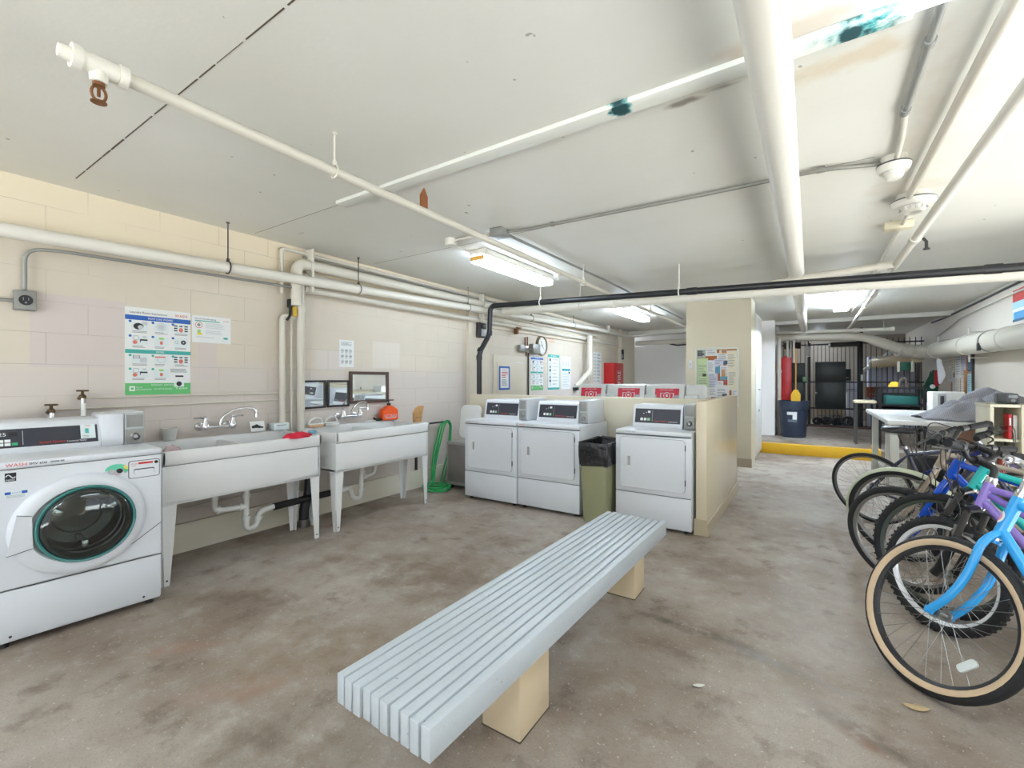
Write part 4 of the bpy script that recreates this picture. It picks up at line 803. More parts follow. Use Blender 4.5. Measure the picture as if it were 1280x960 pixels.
b = B(); b.cyl((-3.94, 3.455, 1.035), (-3.94, 3.455, 1.06), .022, None, 16); b.cyl((-3.94, 3.455, 1.06), (-3.94, 3.455, 1.09), .006, None, 8); b.bx(-3.955, -3.925, 3.42, 3.52, 1.088, 1.1, .005); b.obj('pump', BLACK, t)
b = B(); P = [(0, 0), (.085, 0), (.125, .175), (.09, .18), (.035, .155), (-.005, .1)]
b.prism(P, (-3.585, 3.475, .862), (0, 1, 0), (0, 0, 1), (.045, 0, 0)); b.m(1)
for k in range(6): b.bx(-3.5395, -3.5385, 3.48+k*.016, 3.482+k*.016, .866, .96+.006*k)
b.bx(-3.54, -3.538, 3.473, 3.567, .912, .917)
tag(b.obj('bamboo_scoop', [mat('bamboo', (190, 148, 96), .6, var=.2, vscale=30), mat('bamboo_dark', (140, 100, 60), .7)]), 'slanted brown bamboo scoop standing at the far end of the sinks', 'scoop')
# ---------------------------------------------------------------- on the left wall
UY, UZ = (0, 1, 0), (0, 0, 1)
PM = [PAPER, INK, INKG, BLUEP, TEALP, GREEN, RED, PAPERB, mat('pale_gray', (196, 200, 202), .5), mat('skin_print', (220, 120, 104), .5), mat('yellow_print', (226, 204, 70), .5), mat('navy_print', (34, 62, 104), .5), mat('lime_panel', (150, 206, 110), .5)]
def poster_instructions(o, w, h, label, fine=True):
    p = Panel(o, UY, UZ, w, h, PM)
    p.rect(0, .857, 1, .91, 3); p.rect(0, .475, 1, .52, 4); p.rect(0, 0, 1, .135, 5)
    p.text('Laundry Room Instructions', .07, .925, .62, .955, 1); p.text('WASH', .74, .93, .94, .965, 6)
    p.text('FRONT LOAD WASHERS', .33, .872, .71, .895, 0); p.text('DRYERS', .45, .487, .57, .508, 0); p.text('REQUEST SERVICE', .38, .104, .72, .122, 0)
    rows = ((.70, .85), (.53, .685), (.325, .465), (.16, .31))
    cols = ((.06, .33), (.39, .64), (.70, .95))
    for r, (y0, y1) in enumerate(rows):
        for c, (x0, x1) in enumerate(cols):
            if r == 3 and c == 2: continue
            p.disc(x0+.01, y1-.012, w*.022, 3 if r < 2 else 4, 3)
            p.rect(x0+.03, y0+.04, x1, y1-.01, 7)
            p.lines(x0+.04, y0+.005, x1, y0+.032, 2, 2, 2, r*3+c)
            cx, cy = (x0+x1)/2+.015, (y0+y1)/2+.02
            k = (r % 2, c) if r < 3 else (1, c)
            if r in (0,) and c == 0: p.disc(cx-.02, cy-.01, w*.075, 1, 2, 14, w*.06); p.disc(cx+.01, cy-.02, w*.04, 8, 3); p.rect(cx+.03, cy+.01, cx+.11, cy+.05, 8, 2)
            elif r == 0 and c == 1: p.ring(cx, cy, w*.075, w*.012, 8, 2); p.disc(cx, cy, w*.05, 8, 2)
            elif c == 2 and r in (0, 2):
                for q in range(3):
                    for z in (-1, 0, 1):
                        if (z == 0) and q: continue
                        p.rect(cx+z*.085-.028, cy+.022-q*.028, cx+z*.085+.028, cy+.036-q*.028, 1, 2)
                p.disc(cx, cy-.018, w*.035, 9, 3, 10, w*.045)
            elif r in (1, 3) and c == 0:
                p.rect(cx-.09, cy, cx-.02, cy+.05, 2, 2); p.rect(cx-.085, cy+.004, cx-.025, cy+.046, 0, 3); p.disc(cx-.07, cy-.025, w*.035, 9, 3, 10); p.rect(cx, cy-.005, cx+.11, cy+.012, 1, 3); p.rect(cx, cy-.025, cx+.012, cy, 1, 3); p.rect(cx+.04, cy+.025, cx+.09, cy+.05, 8, 2)
            elif r in (1, 3) and c == 1:
                p.rect(cx-.035, cy+.02, cx+.035, cy+.042, 12, 2); p.disc(cx, cy-.02, w*.026, 9, 2, 10, w*.034)
            elif r == 1: p.disc(cx+.04, cy, w*.042, 1, 3); p.ring(cx-.07, cy, w*.03, w*.006, 2, 2); p.disc(cx+.04, cy, w*.014, 8, 4)
            elif r == 2 and c == 0: p.rect(cx-.1, cy, cx, cy+.04, 2, 2); p.rect(cx, cy-.045, cx+.1, cy+.015, 8, 2); p.disc(cx-.05, cy+.02, w*.04, 8, 3)
            elif r == 2: p.ring(cx, cy, w*.07, w*.01, 8, 2); p.rect(cx-.1, cy+.018, cx+.06, cy+.032, 9, 3)
    p.lines(.67, .255, .96, .305, 3, 2, 2, 5); p.rect(.75, .208, .88, .226, 1, 2); p.rect(.73, .09, .89, .14, 7, 2); p.disc(.81, .125, w*.045, 1, 3)
    p.rect(.06, .045, .14, .1, 0, 2); p.rect(.08, .06, .12, .085, 5, 3)
    p.text('CALL US', .15, .078, .24, .095, 0); p.text('wash.com/service', .15, .055, .38, .072, 0); p.text('Call  1-800', .42, .06, .52, .075, 0); p.text('We will be there', .53, .058, .7, .075, 0); p.text('Text', .74, .06, .95, .085, 0)
    return p.done('poster', label, 'poster')
poster_instructions((XL, 1.147, 1.213), .403, .628, 'large laundry instruction poster with blue band and green foot, above the washer')
p = Panel((XL, 1.562, 1.618), UY, UZ, .28, .212, PM)
p.text('Good Housekeeping', .06, .84, .6, .92, 11); p.rect(.06, .79, .7, .825, 4); p.text('WASH', .79, .84, .94, .89, 6); p.ring(.16, .65, .026, .004, 6); p.disc(.16, .65, .012, 2); p.lines(.33, .52, .93, .74, 4, 8, 1, 3); p.lines(.33, .3, .93, .46, 3, 8, 1, 4)
p.rect(.12, .28, .24, .37, 10); p.rect(.13, .37, .2, .47, 2, 2); p.disc(.165, .41, .012, 12, 3); p.lines(.08, .16, .6, .22, 2, 8, 1, 6); p.disc(.86, .2, .02, 4, 1, 12, .009); p.lines(.75, .08, .95, .12, 1, 8)
p.done('notice', 'small landscape notice pinned beside the large instruction poster', 'notice')
p = Panel((XL, 2.882, 1.455), UY, UZ, .175, .28, PM); p.text('Prohibited Items', .1, .9, .85, .94, 1); p.lines(.12, .78, .9, .88, 3, 2)
for r in range(3):
    for c in range(3):
        x, y = .2+.28*c, .6-.2*r; p.ring(x, y, .019, .004, 2); p.rect(x-.05, y-.02, x+.05, y+.02, 1 if (r+c) % 2 else 2, 2); p.lines(x-.1, y-.1, x+.1, y-.075, 1, 2)
p.done('notice', 'plain white sheet of small black drawings above the mirrors', 'notice')
# mirrors
MIR = mat('mirror_glass', (232, 236, 236), .02, 1)
def mirror(y0, y1, z0, z1, fw, m, label, lean=0, shear=0):
    t = thing('wall_mirror', label, 'mirror', (XL, (y0+y1)/2, z0)); o = V((XL+.004, y0, z0)); w, h = y1-y0, z1-z0
    u = V((0, 1, shear)).normalized(); v = V((lean, -shear, 1)).normalized(); n = u.cross(v)
    b = B(); b.prism([(0, 0), (w, 0), (w, h), (0, h)], o+n*.002, u, v, n*.008); b.obj('glass', MIR, t)
    b = B()
    for (x0, a0, x1, a1) in ((-fw*.2, -fw*.2, w+fw*.2, fw), (-fw*.2, h-fw, w+fw*.2, h+fw*.2), (-fw*.2, fw, fw, h-fw), (w-fw, fw, w+fw*.2, h-fw)):
        b.prism([(x0, a0), (x1, a0), (x1, a1), (x0, a1)], o, u, v, n*.022)
    bmesh.ops.bevel(b.bm, geom=b.bm.edges[:], offset=.003, segments=1, affect='EDGES'); b.obj('frame', m, t)
FRB = mat('frame_black', (40, 38, 38), .4); FRW = mat('frame_walnut', (86, 66, 58), .45, var=.15, vscale=14)
mirror(2.47, 2.712, 1.045, 1.312, .015, FRB, 'black framed mirror tucked behind the cream riser', .03, .015)
mirror(2.735, 2.985, 1.05, 1.315, .017, FRB, 'black framed mirror in the middle of the three', .02, 0)
mirror(3.0, 3.51, 1.075, 1.405, .028, FRW, 'largest mirror with brown wooden frame above the orange bottle')
# outlet box
t = thing('outlet_box', 'metal wall outlet box with a black round socket near the frame edge', 'outlet', (-4.0, .655, 1.74))
b = B(); b.bx(XL, XL+.05, .61, .705, 1.745, 1.865, .004); b.bx(XL+.048, XL+.054, .614, .702, 1.75, 1.86, .003); b.obj('box', GALV, t)
b = B(); b.lathe([(.0, .0), (.031, 0), (.031, .006), (.0, .006)], (XL+.053, .657, 1.805), (1, 0, 0), 24); b.m(1)
for (y, z, ry, rz2) in ((.646, 1.812, .002, .009), (.668, 1.812, .002, .009), (.657, 1.79, .005, .005)): b.bx(XL+.0595, XL+.0605, .0+y-ry, y+ry, z-rz2, z+rz2)
b.obj('socket', [BLACK, INKG], t)
# thermostat box, electrical boxes, clock
b = B(); b.bx(XL+.05, XL+.1, 5.08, 5.27, 1.93, 2.14, .012); b.m(1).bx(XL+.1, XL+.112, 5.14, 5.265, 1.95, 2.05, .003); b.m(2).bx(XL+.1, XL+.11, 5.15, 5.26, 2.06, 2.12, .003); tag(b.obj('timer_box', [DKSTEEL, LIGHTG, BLACK]), 'dark grey control box with a pale face beside the black pipe', 'control box')
t = thing('electrical_box', 'grey electrical boxes with a rusty strap on the wall by the clock', 'electrical box', (XL, 6.6, 1.78))
b = B(); b.bx(XL, XL+.06, 6.25, 6.46, 1.79, 1.9, .006); b.bx(XL, XL+.09, 6.62, 6.86, 1.78, 1.94, .008); b.cyl((XL+.03, 6.44, 1.845), (XL+.03, 6.64, 1.845), .018, None, 10); b.obj('box', GALV, t)
b = B(); b.bx(XL+.06, XL+.07, 6.4, 6.52, 1.82, 1.88, .004); b.obj('switch_plate', CHROME, t)
b = B(); b.cyl((XL+.03, 6.45, 1.9), (XL+.03, 6.45, 2.04), .012, None, 8); b.cyl((XL+.03, 6.52, 1.9), (XL+.03, 6.52, 2.05), .012, None, 8); b.cyl((XL+.03, 6.48, 1.72), (XL+.03, 6.48, 1.8), .012, None, 8); b.obj('strap', RUST, t)
b = B(); b.tube([(XL+.02, 6.57, 1.78), (XL+.02, 6.57, 1.05)], .014, 8); tag(b.obj('conduit', DKSTEEL), 'dark vertical conduit below the grey electrical boxes', 'conduit')
t = thing('wall_clock', 'round wall clock with a brown rim and white face', 'clock', (XL, 7.02, 1.93))
b = B(); b.lathe([(.175, 0), (.18, .03), (.17, .05), (.152, .046), (.15, .02)], (XL, 7.02, 1.93), (1, 0, 0), 40); b.obj('rim', mat('clock_rim', (136, 122, 92), .4), t)
b = B(); b.lathe([(0, .03), (.153, .03), (.153, .02)], (XL, 7.02, 1.93), (1, 0, 0), 40); b.m(1)
for k in range(12): a = 2*PI*k/12; b.box((XL+.0315, 7.02+.13*math.sin(a), 1.93+.13*math.cos(a)), (.001, .008, .022), Matrix.Rotation(-a, 4, 'X'))
b.obj('face', [PAPER, INK], t)
b = B(); b.box((XL+.034, 7.0, 1.975), (.002, .012, .1), Matrix.Rotation(.42, 4, 'X')); b.box((XL+.036, 7.05, 1.9), (.002, .008, .12), Matrix.Rotation(.75, 4, 'X')); b.cyl((XL+.03, 7.02, 1.93), (XL+.039, 7.02, 1.93), .01, None, 12); b.obj('hand', INK, t)
p = Panel((XL, 7.26, 2.0), UY, UZ, .28, .12, [mat('sign_cream', (212, 200, 180), .5), RED], .002); p.text('NO SMOKING', .05, .6, .95, .9, 1); p.text('PLEASE', .25, .15, .95, .42, 1); p.done('notice', 'faint red lettered sign just past the wall clock', 'sign')
# outlined access door in the wall
t = thing('access_panel', 'flush cream access panel in the wall carrying the blue bordered notice', 'access panel', (XL, 6.0, .95))
b = B(); b.bx(XL, XL+.012, 5.56, 6.52, .95, 1.71, .004); b.obj('panel', MATS['pilaster_paint'], t)
b = B(); b.bx(XL+.012, XL+.018, 5.66, 6.44, 1.0, 1.6, .003); b.obj('inner_door', MATS['pilaster_paint'], t)
p = Panel((XL+.018, 5.70, 1.165), UY, UZ, .30, .37, [BLUEP, PAPER, INKG, RED]); p.rect(.12, .08, .88, .92, 1); p.text('NOTICE', .28, .8, .72, .87, 2); p.lines(.22, .48, .8, .76, 4, 3, 2, 2); p.lines(.22, .15, .8, .44, 5, 2, 2, 3); p.done('notice', 'white notice with a thick blue border on the access panel', 'notice')
p = Panel((XL+.012, 6.14, 1.405), UY, UZ, .29, .21, PM); p.text('Good Housekeeping', .1, .84, .7, .92, 1); p.disc(.18, .62, .026, 2); p.disc(.18, .3, .024, 8); p.lines(.38, .2, .9, .72, 6, 8, 1, 3); p.done('notice', 'white notice between the blue bordered one and the dark conduit', 'notice')
poster_instructions((XL, 6.68, 1.14), .43, .63, 'instruction poster with green foot under the wall clock')
p = Panel((XL, 7.28, 1.14), UY, UZ, .46, .655, PM); p.rect(0, .92, 1, 1, 4); p.rect(0, 0, 1, .06, 4); p.rect(0, 0, .03, 1, 4); p.rect(.97, 0, 1, 1, 4); p.text('TIPS', .25, .94, .75, .975, 0)
for k in range(8): y = .85-.1*k; p.disc(.2, y, .03, (1, 8, 2)[k % 3], 2); p.lines(.4, y-.015, .9, y+.02, 2, 2, 1, k)
p.done('poster', 'tall poster with a teal border and a column of small pictures', 'poster')
p = Panel((XL, 7.83, 1.145), UY, UZ, .40, .63, PM); p.text('How to pay', .1, .92, .9, .95, 2); p.rect(.05, .56, .95, .63, 4)
for k in range(3): p.rect(.12+.3*k, .68, .24+.3*k, .86, 8); p.rect(.15+.3*k, .57, .25+.3*k, .62, 3, 2)
p.lines(.1, .05, .9, .5, 9, 8, 1, 5); p.rect(.75, .48, .9, .54, 1, 2); p.done('poster', 'white poster with pale teal band, furthest from the clock', 'poster')
p = Panel((XL, 9.33, 1.2), UY, UZ, .5, .75, PM)
for k in range(9): p.rect(.1, .9-.1*k, .4, .95-.1*k, 8); p.lines(.5, .88-.1*k, .9, .95-.1*k, 2, 2, 1, k)
p.done('poster', 'pale grey poster behind the cream vent pipe', 'poster')
b = B(); b.bx(XL, XL+.07, 8.32, 8.48, 1.11, 1.17, .01); b.m(1).bx(XL+.01, XL+.075, 8.33, 8.47, 1.17, 1.21, .006); tag(b.obj('soap_dispenser', [BLACK, PAPER]), 'small black and white box on the wall just above the ledge', 'box')
t = thing('fire_cabinet', 'red fire cabinet with white lettering on the far wall', 'fire cabinet', (XL, 10.35, 1.2))
b = B(); b.bx(XL, XL+.25, 9.98, 10.62, 1.16, 1.72, .01); b.obj('cabinet', REDD, t)
b = B(); b.text('FIRE', (XL+.08, 9.978, 1.22), (0, 0, 1), (-1, 0, 0), .3, .08) if 0 else b.text('FIRE', (XL+.252, 10.42, 1.24), (0, 0, 1), (0, -1, 0), .3, .2); b.obj('lettering', PAPER, t)
b = B(); b.bx(XL+.1, XL+.16, 10.88, 10.91, 1.83, 2.08, .006); b.m(1).bx(XL+.11, XL+.15, 10.872, 10.882, 1.86, 1.96, .003); tag(b.obj('wall_speaker', [BLACK, INKG]), 'small black box on the corner of the far pillar', 'speaker')
b = B(); b.bx(-1.95, -1.82, 11.86, 11.9, 1.15, 1.4, .01); b.m(1).cyl((-1.885, 11.88, 1.4), (-1.885, 11.88, 2.2), .02, None, 8); tag(b.obj('valve_box', [mat('teal_plastic', (20, 128, 124), .4), GALV]), 'teal valve box with a grey pipe on the far panel', 'valve')
b = B(); b.tube([(-3.0, 11.85, 2.24), (-2.8, 11.85, 2.2), (-2.5, 11.86, 2.22)], .02, 6); b.ball((-2.15, 11.85, 2.2), .05, 10, 6); tag(b.obj('cable', BLACK), 'black cable end with a bulb drooping at the far panel top', 'cable')
# ---------------------------------------------------------------- bulletin board on the column
t = thing('bulletin_board', 'white framed bulletin board crowded with coloured papers on the column', 'bulletin board', (-1.215, 7.65, .95))
p = Panel((-1.51, 7.648, .95), (1, 0, 0), UZ, .585, .85, [mat('cork', (176, 108, 62), .8, var=.15, vscale=60)], .008)
p.b.obj('cork', p.mats, t, normals=False, smooth=0)
b = B()
for (x0, x1, z0, z1) in ((-1.535, -.905, .915, .955), (-1.535, -.905, 1.795, 1.83), (-1.535, -1.505, .95, 1.8), (-.935, -.905, .95, 1.8)): b.bx(x0, x1, 7.62, 7.65, z0, z1, .004)
b.obj('frame', mat('board_frame', (216, 216, 204), .4), t)
rr = random.Random(5)
PC = {k: mat('flyer_%s' % k, c, .6) for k, c in dict(gray=(170, 176, 168), green=(196, 216, 164), white=(222, 222, 222), blue=(92, 160, 188), navy=(58, 92, 122), yellow=(226, 206, 52), red=(196, 64, 58), cream=(226, 218, 196), lilac=(206, 206, 222), sky=(160, 204, 214), dark=(70, 76, 72), orange=(214, 150, 92)).items()}
FL = [('gray', 0, .85, .22, 1), ('white', .22, .88, .5, 1), ('green', 0, .2, .28, .84), ('sky', .25, .68, .55, .8), ('lilac', .28, .2, .52, .74), ('white', .5, .78, .76, .93), ('orange', .6, .92, .74, 1), ('cream', .74, .62, 1, .97), ('navy', .6, .72, .76, .79), ('blue', .42, .56, .58, .68), ('white', .58, .5, .78, .7), ('blue', .58, .44, .76, .5), ('red', .66, .36, .78, .43), ('white', .52, .3, .66, .42), ('yellow', .15, .22, .32, .29), ('cream', .8, .25, 1, .6), ('white', .47, 0, .8, .34), ('gray', 0, .0, .3, .17), ('white', .22, .0, .36, .12), ('cream', .0, .08, .3, .3), ('green', .02, .3, .3, .5), ('white', .26, .55, .46, .8), ('lilac', .44, .7, .66, .82), ('cream', .76, .3, .98, .64), ('white', .3, .12, .5, .3), ('orange', .62, .5, .7, .62), ('white', .86, .14, 1, .26), ('dark', .02, .88, .14, .98), ('cream', .56, .9, .62, .98)]
for i, (k, x0, y0, x1, y1) in enumerate(FL):
    f = Panel((-1.51+x0*.585, 7.6395-.0007*i, .95+y0*.85), (1, 0, 0), UZ, (x1-x0)*.585, (y1-y0)*.85, [PC[k], INKG, PC['dark']], .0006)
    n = max(1, int((y1-y0)*26)); f.lines(.12, .1, .88, .8, n, 1, 1, i, .3)
    if i in (2, 16, 0): f.rect(.5, .35, .85, .55, 2, 2)
    o = f.b.obj('flyer', f.mats, t, normals=False, smooth=0)
b = B(); b.bx(-1.64, -1.58, 7.64, 7.65, 1.5, 1.64, .003); b.m(1).bx(-1.617, -1.603, 7.636, 7.641, 1.55, 1.59, .002); tag(b.obj('light_switch', [PLAS, LIGHTG]), 'white light switch plate on the column beside the bulletin board', 'switch')
# tall white lockers behind the column
t = thing('tall_cabinet', 'tall white two door cabinet against the back of the column', 'cabinet', (-.92, 8.75, 0))
b = B(); b.bx(-1.15, -.75, 8.22, 9.3, .05, 2.42, .006); b.bx(-1.12, -.78, 8.24, 9.28, 0, .06); b.obj('cabinet_body', mat('locker_white', (222, 220, 216), .4), t)
for (y0, y1) in ((8.225, 8.755), (8.765, 9.295)):
    b = B(); b.bx(-.755, -.735, y0, y1, .07, 2.41, .005); d = b.obj('door', MATS['locker_white'], t)
    b = B(); yh = y1-.06 if y0 < 8.5 else y0+.06; b.bx(-.735, -.715, yh-.04, yh+.04, 1.15, 1.165, .004); b.bx(-.735, -.727, yh-.01, yh+.01, .78, .82, .002); b.obj('door_handle', STEEL, d)
# ---------------------------------------------------------------- hose, grey box, lid, bin
b = B(); pts = []
for k in range(0, 120):
    a = k*.25; r = .155+.045*math.sin(k*.17); pts.append((-3.74+r*math.cos(a)*.95, 4.02+r*math.sin(a)*.8, .012+.011*(k//25)+.004*math.sin(k*.6)))
pts += [(-3.9, 4.15, .1), (-3.96, 4.25, .4), (-3.97, 4.36, .72)]
b.tube(pts, .0095, 8)
for k in range(3):
    o = .03*k; b.tube(bend([(-3.90+o, 4.10-o*.6, .03), (-3.95+o*.4, 4.16+o*.9, .34), (-3.975+.3*o, 4.33+o*1.2, .74), (-3.96+.3*o, 4.42+o*.6, .80), (-3.95+o*.3, 4.5, .74), (-3.93+o, 4.44-o*.5, .4), (-3.85+o, 4.2+o, .03)], .14, 7), .0095, 8)
tag(b.obj('garden_hose', mat('hose_green', (46, 164, 90), .4)), 'green garden hose hung on the wall and coiled on the floor', 'hose')
b = B(); b.tube([(-4.0, 3.6, .78), (-3.97, 3.62, .77), (-3.97, 4.5, .78), (-4.03, 4.52, .78)], .012, 8); tag(b.obj('hose_rail', DKSTEEL), 'dark rail on the wall behind the green hose', 'rail')
b = B(); b.bx(XL, XL+.02, 3.94, 3.97, 0, .5, .003); tag(b.obj('corner_strip', DKSTEEL), 'dark vertical strip low on the wall beside the hose', 'strip')
t = thing('metal_box', 'grey worn metal box between the green hose and the first dryer', 'box', (-3.58, 4.32, 0))
b = B(); b.bx(-3.72, -3.30, 4.17, 4.55, .05, .57, .008); b.obj('case', mat('case_gray', (150, 148, 144), .5, var=.1), t)
b = B(); b.bx(-3.69, -3.33, 4.165, 4.172, .09, .54, .003); b.obj('front_panel', mat('worn_gray', (128, 122, 118), .55, .2, var=.3, vscale=5), t)
for x in (-3.68, -3.34):
    b = B(); b.bx(x-.02, x+.02, 4.2, 4.24, 0, .055); b.obj('foot', BLACK, t)
b = B(); b.prism([(p[0], p[1]) for p in rrect(.32, .42, .07)], (-3.62, 4.50, .79), (1, 0, 0), V((0, .12, 1)).normalized(), (0, .025, 0)); tag(b.obj('splash_board', PLAS, smooth=50), 'white rounded panel leaning upright on the grey metal box', 'board')
t = thing('trash_bin', 'tan slim trash bin with a black bag between the dryers', 'trash bin', (-1.66, 4.1, 0))
b = B()
def rr_ring(w, d, z, cx=-1.668, cy=4.1): return [(cx+p[0], cy+p[1], z) for p in rrect(w, d, .03, 4)]
def loft(b, rings, cap=True, capt=False):
    R = [[b.bm.verts.new(V(p)) for p in r] for r in rings]
    for A, C in zip(R, R[1:]):
        for j in range(len(A)):
            f = b.bm.faces.new([A[j], A[(j+1) % len(A)], C[(j+1) % len(A)], C[j]]); f.material_index = b.mi
    if cap: b.bm.faces.new(R[0][::-1]).material_index = b.mi
    if capt: b.bm.faces.new(R[-1]).material_index = b.mi
loft(b, [rr_ring(.22, .42, 0), rr_ring(.275, .5, .70), rr_ring(.268, .49, .70), rr_ring(.21, .41, .02)]); b.obj('body', mat('bin_tan', (146, 146, 112), .5, var=.05), t)
b = B(); rg = random.Random(2)
def wav(w, d, z, a, k): return [(x*1.0+a*math.sin(i*1.7+k), y+a*math.cos(i*2.3+k), z+a*math.sin(i*2.9+2*k)) for i, (x, y, z) in enumerate(rr_ring(w, d, z))]
loft(b, [wav(.272, .5, .53, .008, 1), wav(.284, .51, .62, .006, 2), wav(.288, .515, .70, .004, 3), wav(.282, .51, .745, .006, 0), wav(.255, .48, .738, .006, 2), wav(.25, .46, .66, .01, 1), wav(.235, .42, .3, .01, 4)], cap=False, capt=True); b.obj('bag', mat('bag_black', (36, 36, 38), .22, bump=.8, bscale=22), t)
# ---------------------------------------------------------------- slatted bench
yaw = math.radians(.6)
t = thing('slatted_bench', 'long pale blue slatted bench on two beige block legs', 'bench', (-.955, 1.9, 0))
BL = mat('bench_blue', (184, 191, 195), .38, var=.05, vscale=5, bump=.12, bscale=50)
g = NT(BL); vec, x, y, z = g.xyz(); nn = g.noise(vec, 45, 4, .7)
src = g.p.inputs['Base Color'].links[0].from_socket
g.l(g.mix(g.math('MULTIPLY', g.ramp(nn, .665, .70), .8), src, lin((120, 106, 92))), g.p.inputs['Base Color'])
rs = random.Random(9)
for k in range(10):
    b = B(); x0 = -1.183+k*.0402; w = .0334; da = rs.uniform(-.003, .003)
    b.bx(x0, x0+w, .85+da, 2.93+rs.uniform(-.01, .01), .335, .425, .0035, 2)
    b.xf(Matrix.Translation((-.955, 1.9, 0)) @ Matrix.Rotation(-yaw*2.2, 4, 'Z') @ Matrix.Translation((.955, -1.9, 0)))
    b.obj('slat', BL, t)
for (y0, y1) in ((1.38, 1.60), (2.66, 2.85)):
    b = B(); b.bx(-1.05, -.878, y0, y1, 0, .337, .006); b.m(1).bx(-1.051, -.877, y0-.001, y1+.001, 0, .005); b.obj('leg', [mat('block_beige', (222, 203, 170), .5, var=.05, vscale=5), mat('block_foot', (86, 74, 62), .7)], t)

# ---------------------------------------------------------------- table, shelf and clutter by the right wall
t = thing('folding_table', 'white laminate folding table against the wall behind the bicycles', 'table', (1.4, 7.2, 0))
b = B(); b.bx(.67, 2.14, 6.1, 8.3, .855, .9, .004); b.obj('tabletop', mat('laminate', (216, 216, 214), .3), t)
for (x, y) in ((.74, 6.2), (.76, 6.75), (1.9, 6.2), (.76, 8.1), (1.9, 8.1)):
    b = B(); b.bx(x-.035, x+.035, y-.035, y+.035, 0, .856, .004); b.obj('leg', mat('leg_white', (206, 206, 198), .4), t)
b = B(); b.bx(.77, 2.1, 6.3, 7.95, .18, .21, .004); b.obj('lower_shelf', MATS['leg_white'], t)
b = B(); b.bx(.95, 1.35, 6.6, 7.0, .21, .45, .006); tag(b.obj('storage_crate', mat('crate_black', (40, 40, 44), .5)), 'black crate on the lower shelf of the table', 'crate')
b = B(); b.bx(1.2, 1.55, 6.16, 6.19, .55, .84, .004); b.m(1).bx(1.21, 1.54, 6.155, 6.161, .56, .83); tag(b.obj('cardboard', [mat('card_brown', (158, 122, 100), .7), mat('card_brown2', (150, 112, 92), .7)]), 'brown cardboard sheet leaning under the table edge', 'cardboard')
t = thing('white_box', 'white appliance box with a small grey window on the table', 'box', (1.56, 8.1, .9))
b = B(); b.bx(1.33, 1.64, 7.95, 8.28, .9, 1.165, .012); b.obj('body', PLAS, t)
b = B(); b.m(0).bx(1.27, 1.345, 7.296, 7.302, .945, 1.155, .002); b.m(1).bx(1.29, 1.325, 7.293, 7.298, .975, 1.13, .002); b.obj('window', [LIGHTG, NAVY], t)
# blanket: a heap of folds
b2 = bmesh.new(); bmesh.ops.create_grid(b2, x_segments=70, y_segments=50, size=1)
for v in b2.verts:
    x, y = v.co.x, v.co.y; r = math.sqrt((x*.95)**2+(y*1.0)**2); e = max(0, 1-r**2.4)
    sw = math.sin(4*x+3*y+.8*math.sin(5*y))
    h = e*(.24+.05*sw+.05*abs(math.sin(6*y-5*x+1.2*math.sin(4*x)))-.045*abs(math.sin(9*x+4*y+math.sin(7*y)))+.03*abs(math.sin(13*y+6*x))) + .012*abs(math.sin(8*x+5*y))*(1-e)
    k = 1 if r < 1 else 1/r
    v.co = V((1.5+x*k*.52*(1+.06*math.sin(7*y)), 6.62+y*k*.44*(1+.08*math.sin(6*x)), .904+max(.002, h*.95*(1-.5*max(0, -x)+.12*math.sin(11*x+6*y)*e)))) 
b = B(); b.add(b2)
mb = mat('blanket_gray', (150, 150, 158), .9)
g = NT(mb); vec, x, y, z = g.xyz(); wv = g.n('ShaderNodeTexWave'); wv.inputs['Scale'].default_value = 24; wv.inputs['Distortion'].default_value = 1.5; g.l(vec, wv.inputs['Vector'])
g.l(g.mix(wv.outputs['Fac'], lin((142, 142, 150)), lin((164, 164, 172))), g.p.inputs['Base Color'])
bo = b.obj('blanket', mb, smooth=80); so = bo.modifiers.new('s', 'SOLIDIFY'); so.thickness = .008; tag(bo, 'grey striped blanket heaped on the table', 'blanket')
lump('towel', 'white towel corner behind the grey blanket', 'towel', (1.85, 6.98, .93), (.16, .1, .18), PAPER, 21, .2)
t = thing('bookcase', 'cream open bookcase with a solid side at the frame edge', 'bookcase', (1.75, 5.55, 0))
CB = mat('bookcase_cream', (206, 200, 178), .45, var=.03)
zs_ = (.08, .46, .82, 1.09)
b = B(); b.bx(1.275, 1.30, 5.45, 5.85, 0, 1.115, .003); b.bx(1.452, 1.477, 5.42, 5.85, 0, 1.115, .003); b.bx(1.275, 1.477, 5.825, 5.85, 0, 1.1); b.bx(1.27, 1.48, 5.43, 5.86, 1.09, 1.115, .003); b.obj('carcass', CB, t)
for z in (.08, .43, .80):
    b = B(); b.bx(1.30, 1.452, 5.455, 5.83, z, z+.022, .002); b.obj('shelf', CB, t)
t = thing('metal_cabinet', 'tan solid sided cabinet end to end with the bookcase, frame edge', 'cabinet', (1.8, 5.6, 0))
b = B(); b.bx(1.48, 2.1, 5.44, 5.85, .03, 1.11, .006); b.bx(1.5, 2.08, 5.46, 5.83, 0, .04); b.m(1)
for z in (.4, .75, 1.04): b.cyl((1.56, 5.441, z), (1.56, 5.438, z), .006, None, 8)
b.obj('body', [CB, DKSTEEL], t)
b = B(); b.bx(1.52, 2.06, 5.43, 5.442, .08, 1.0, .004); b.obj('front_panel', mat('cabinet_panel', (196, 190, 168), .45), t)
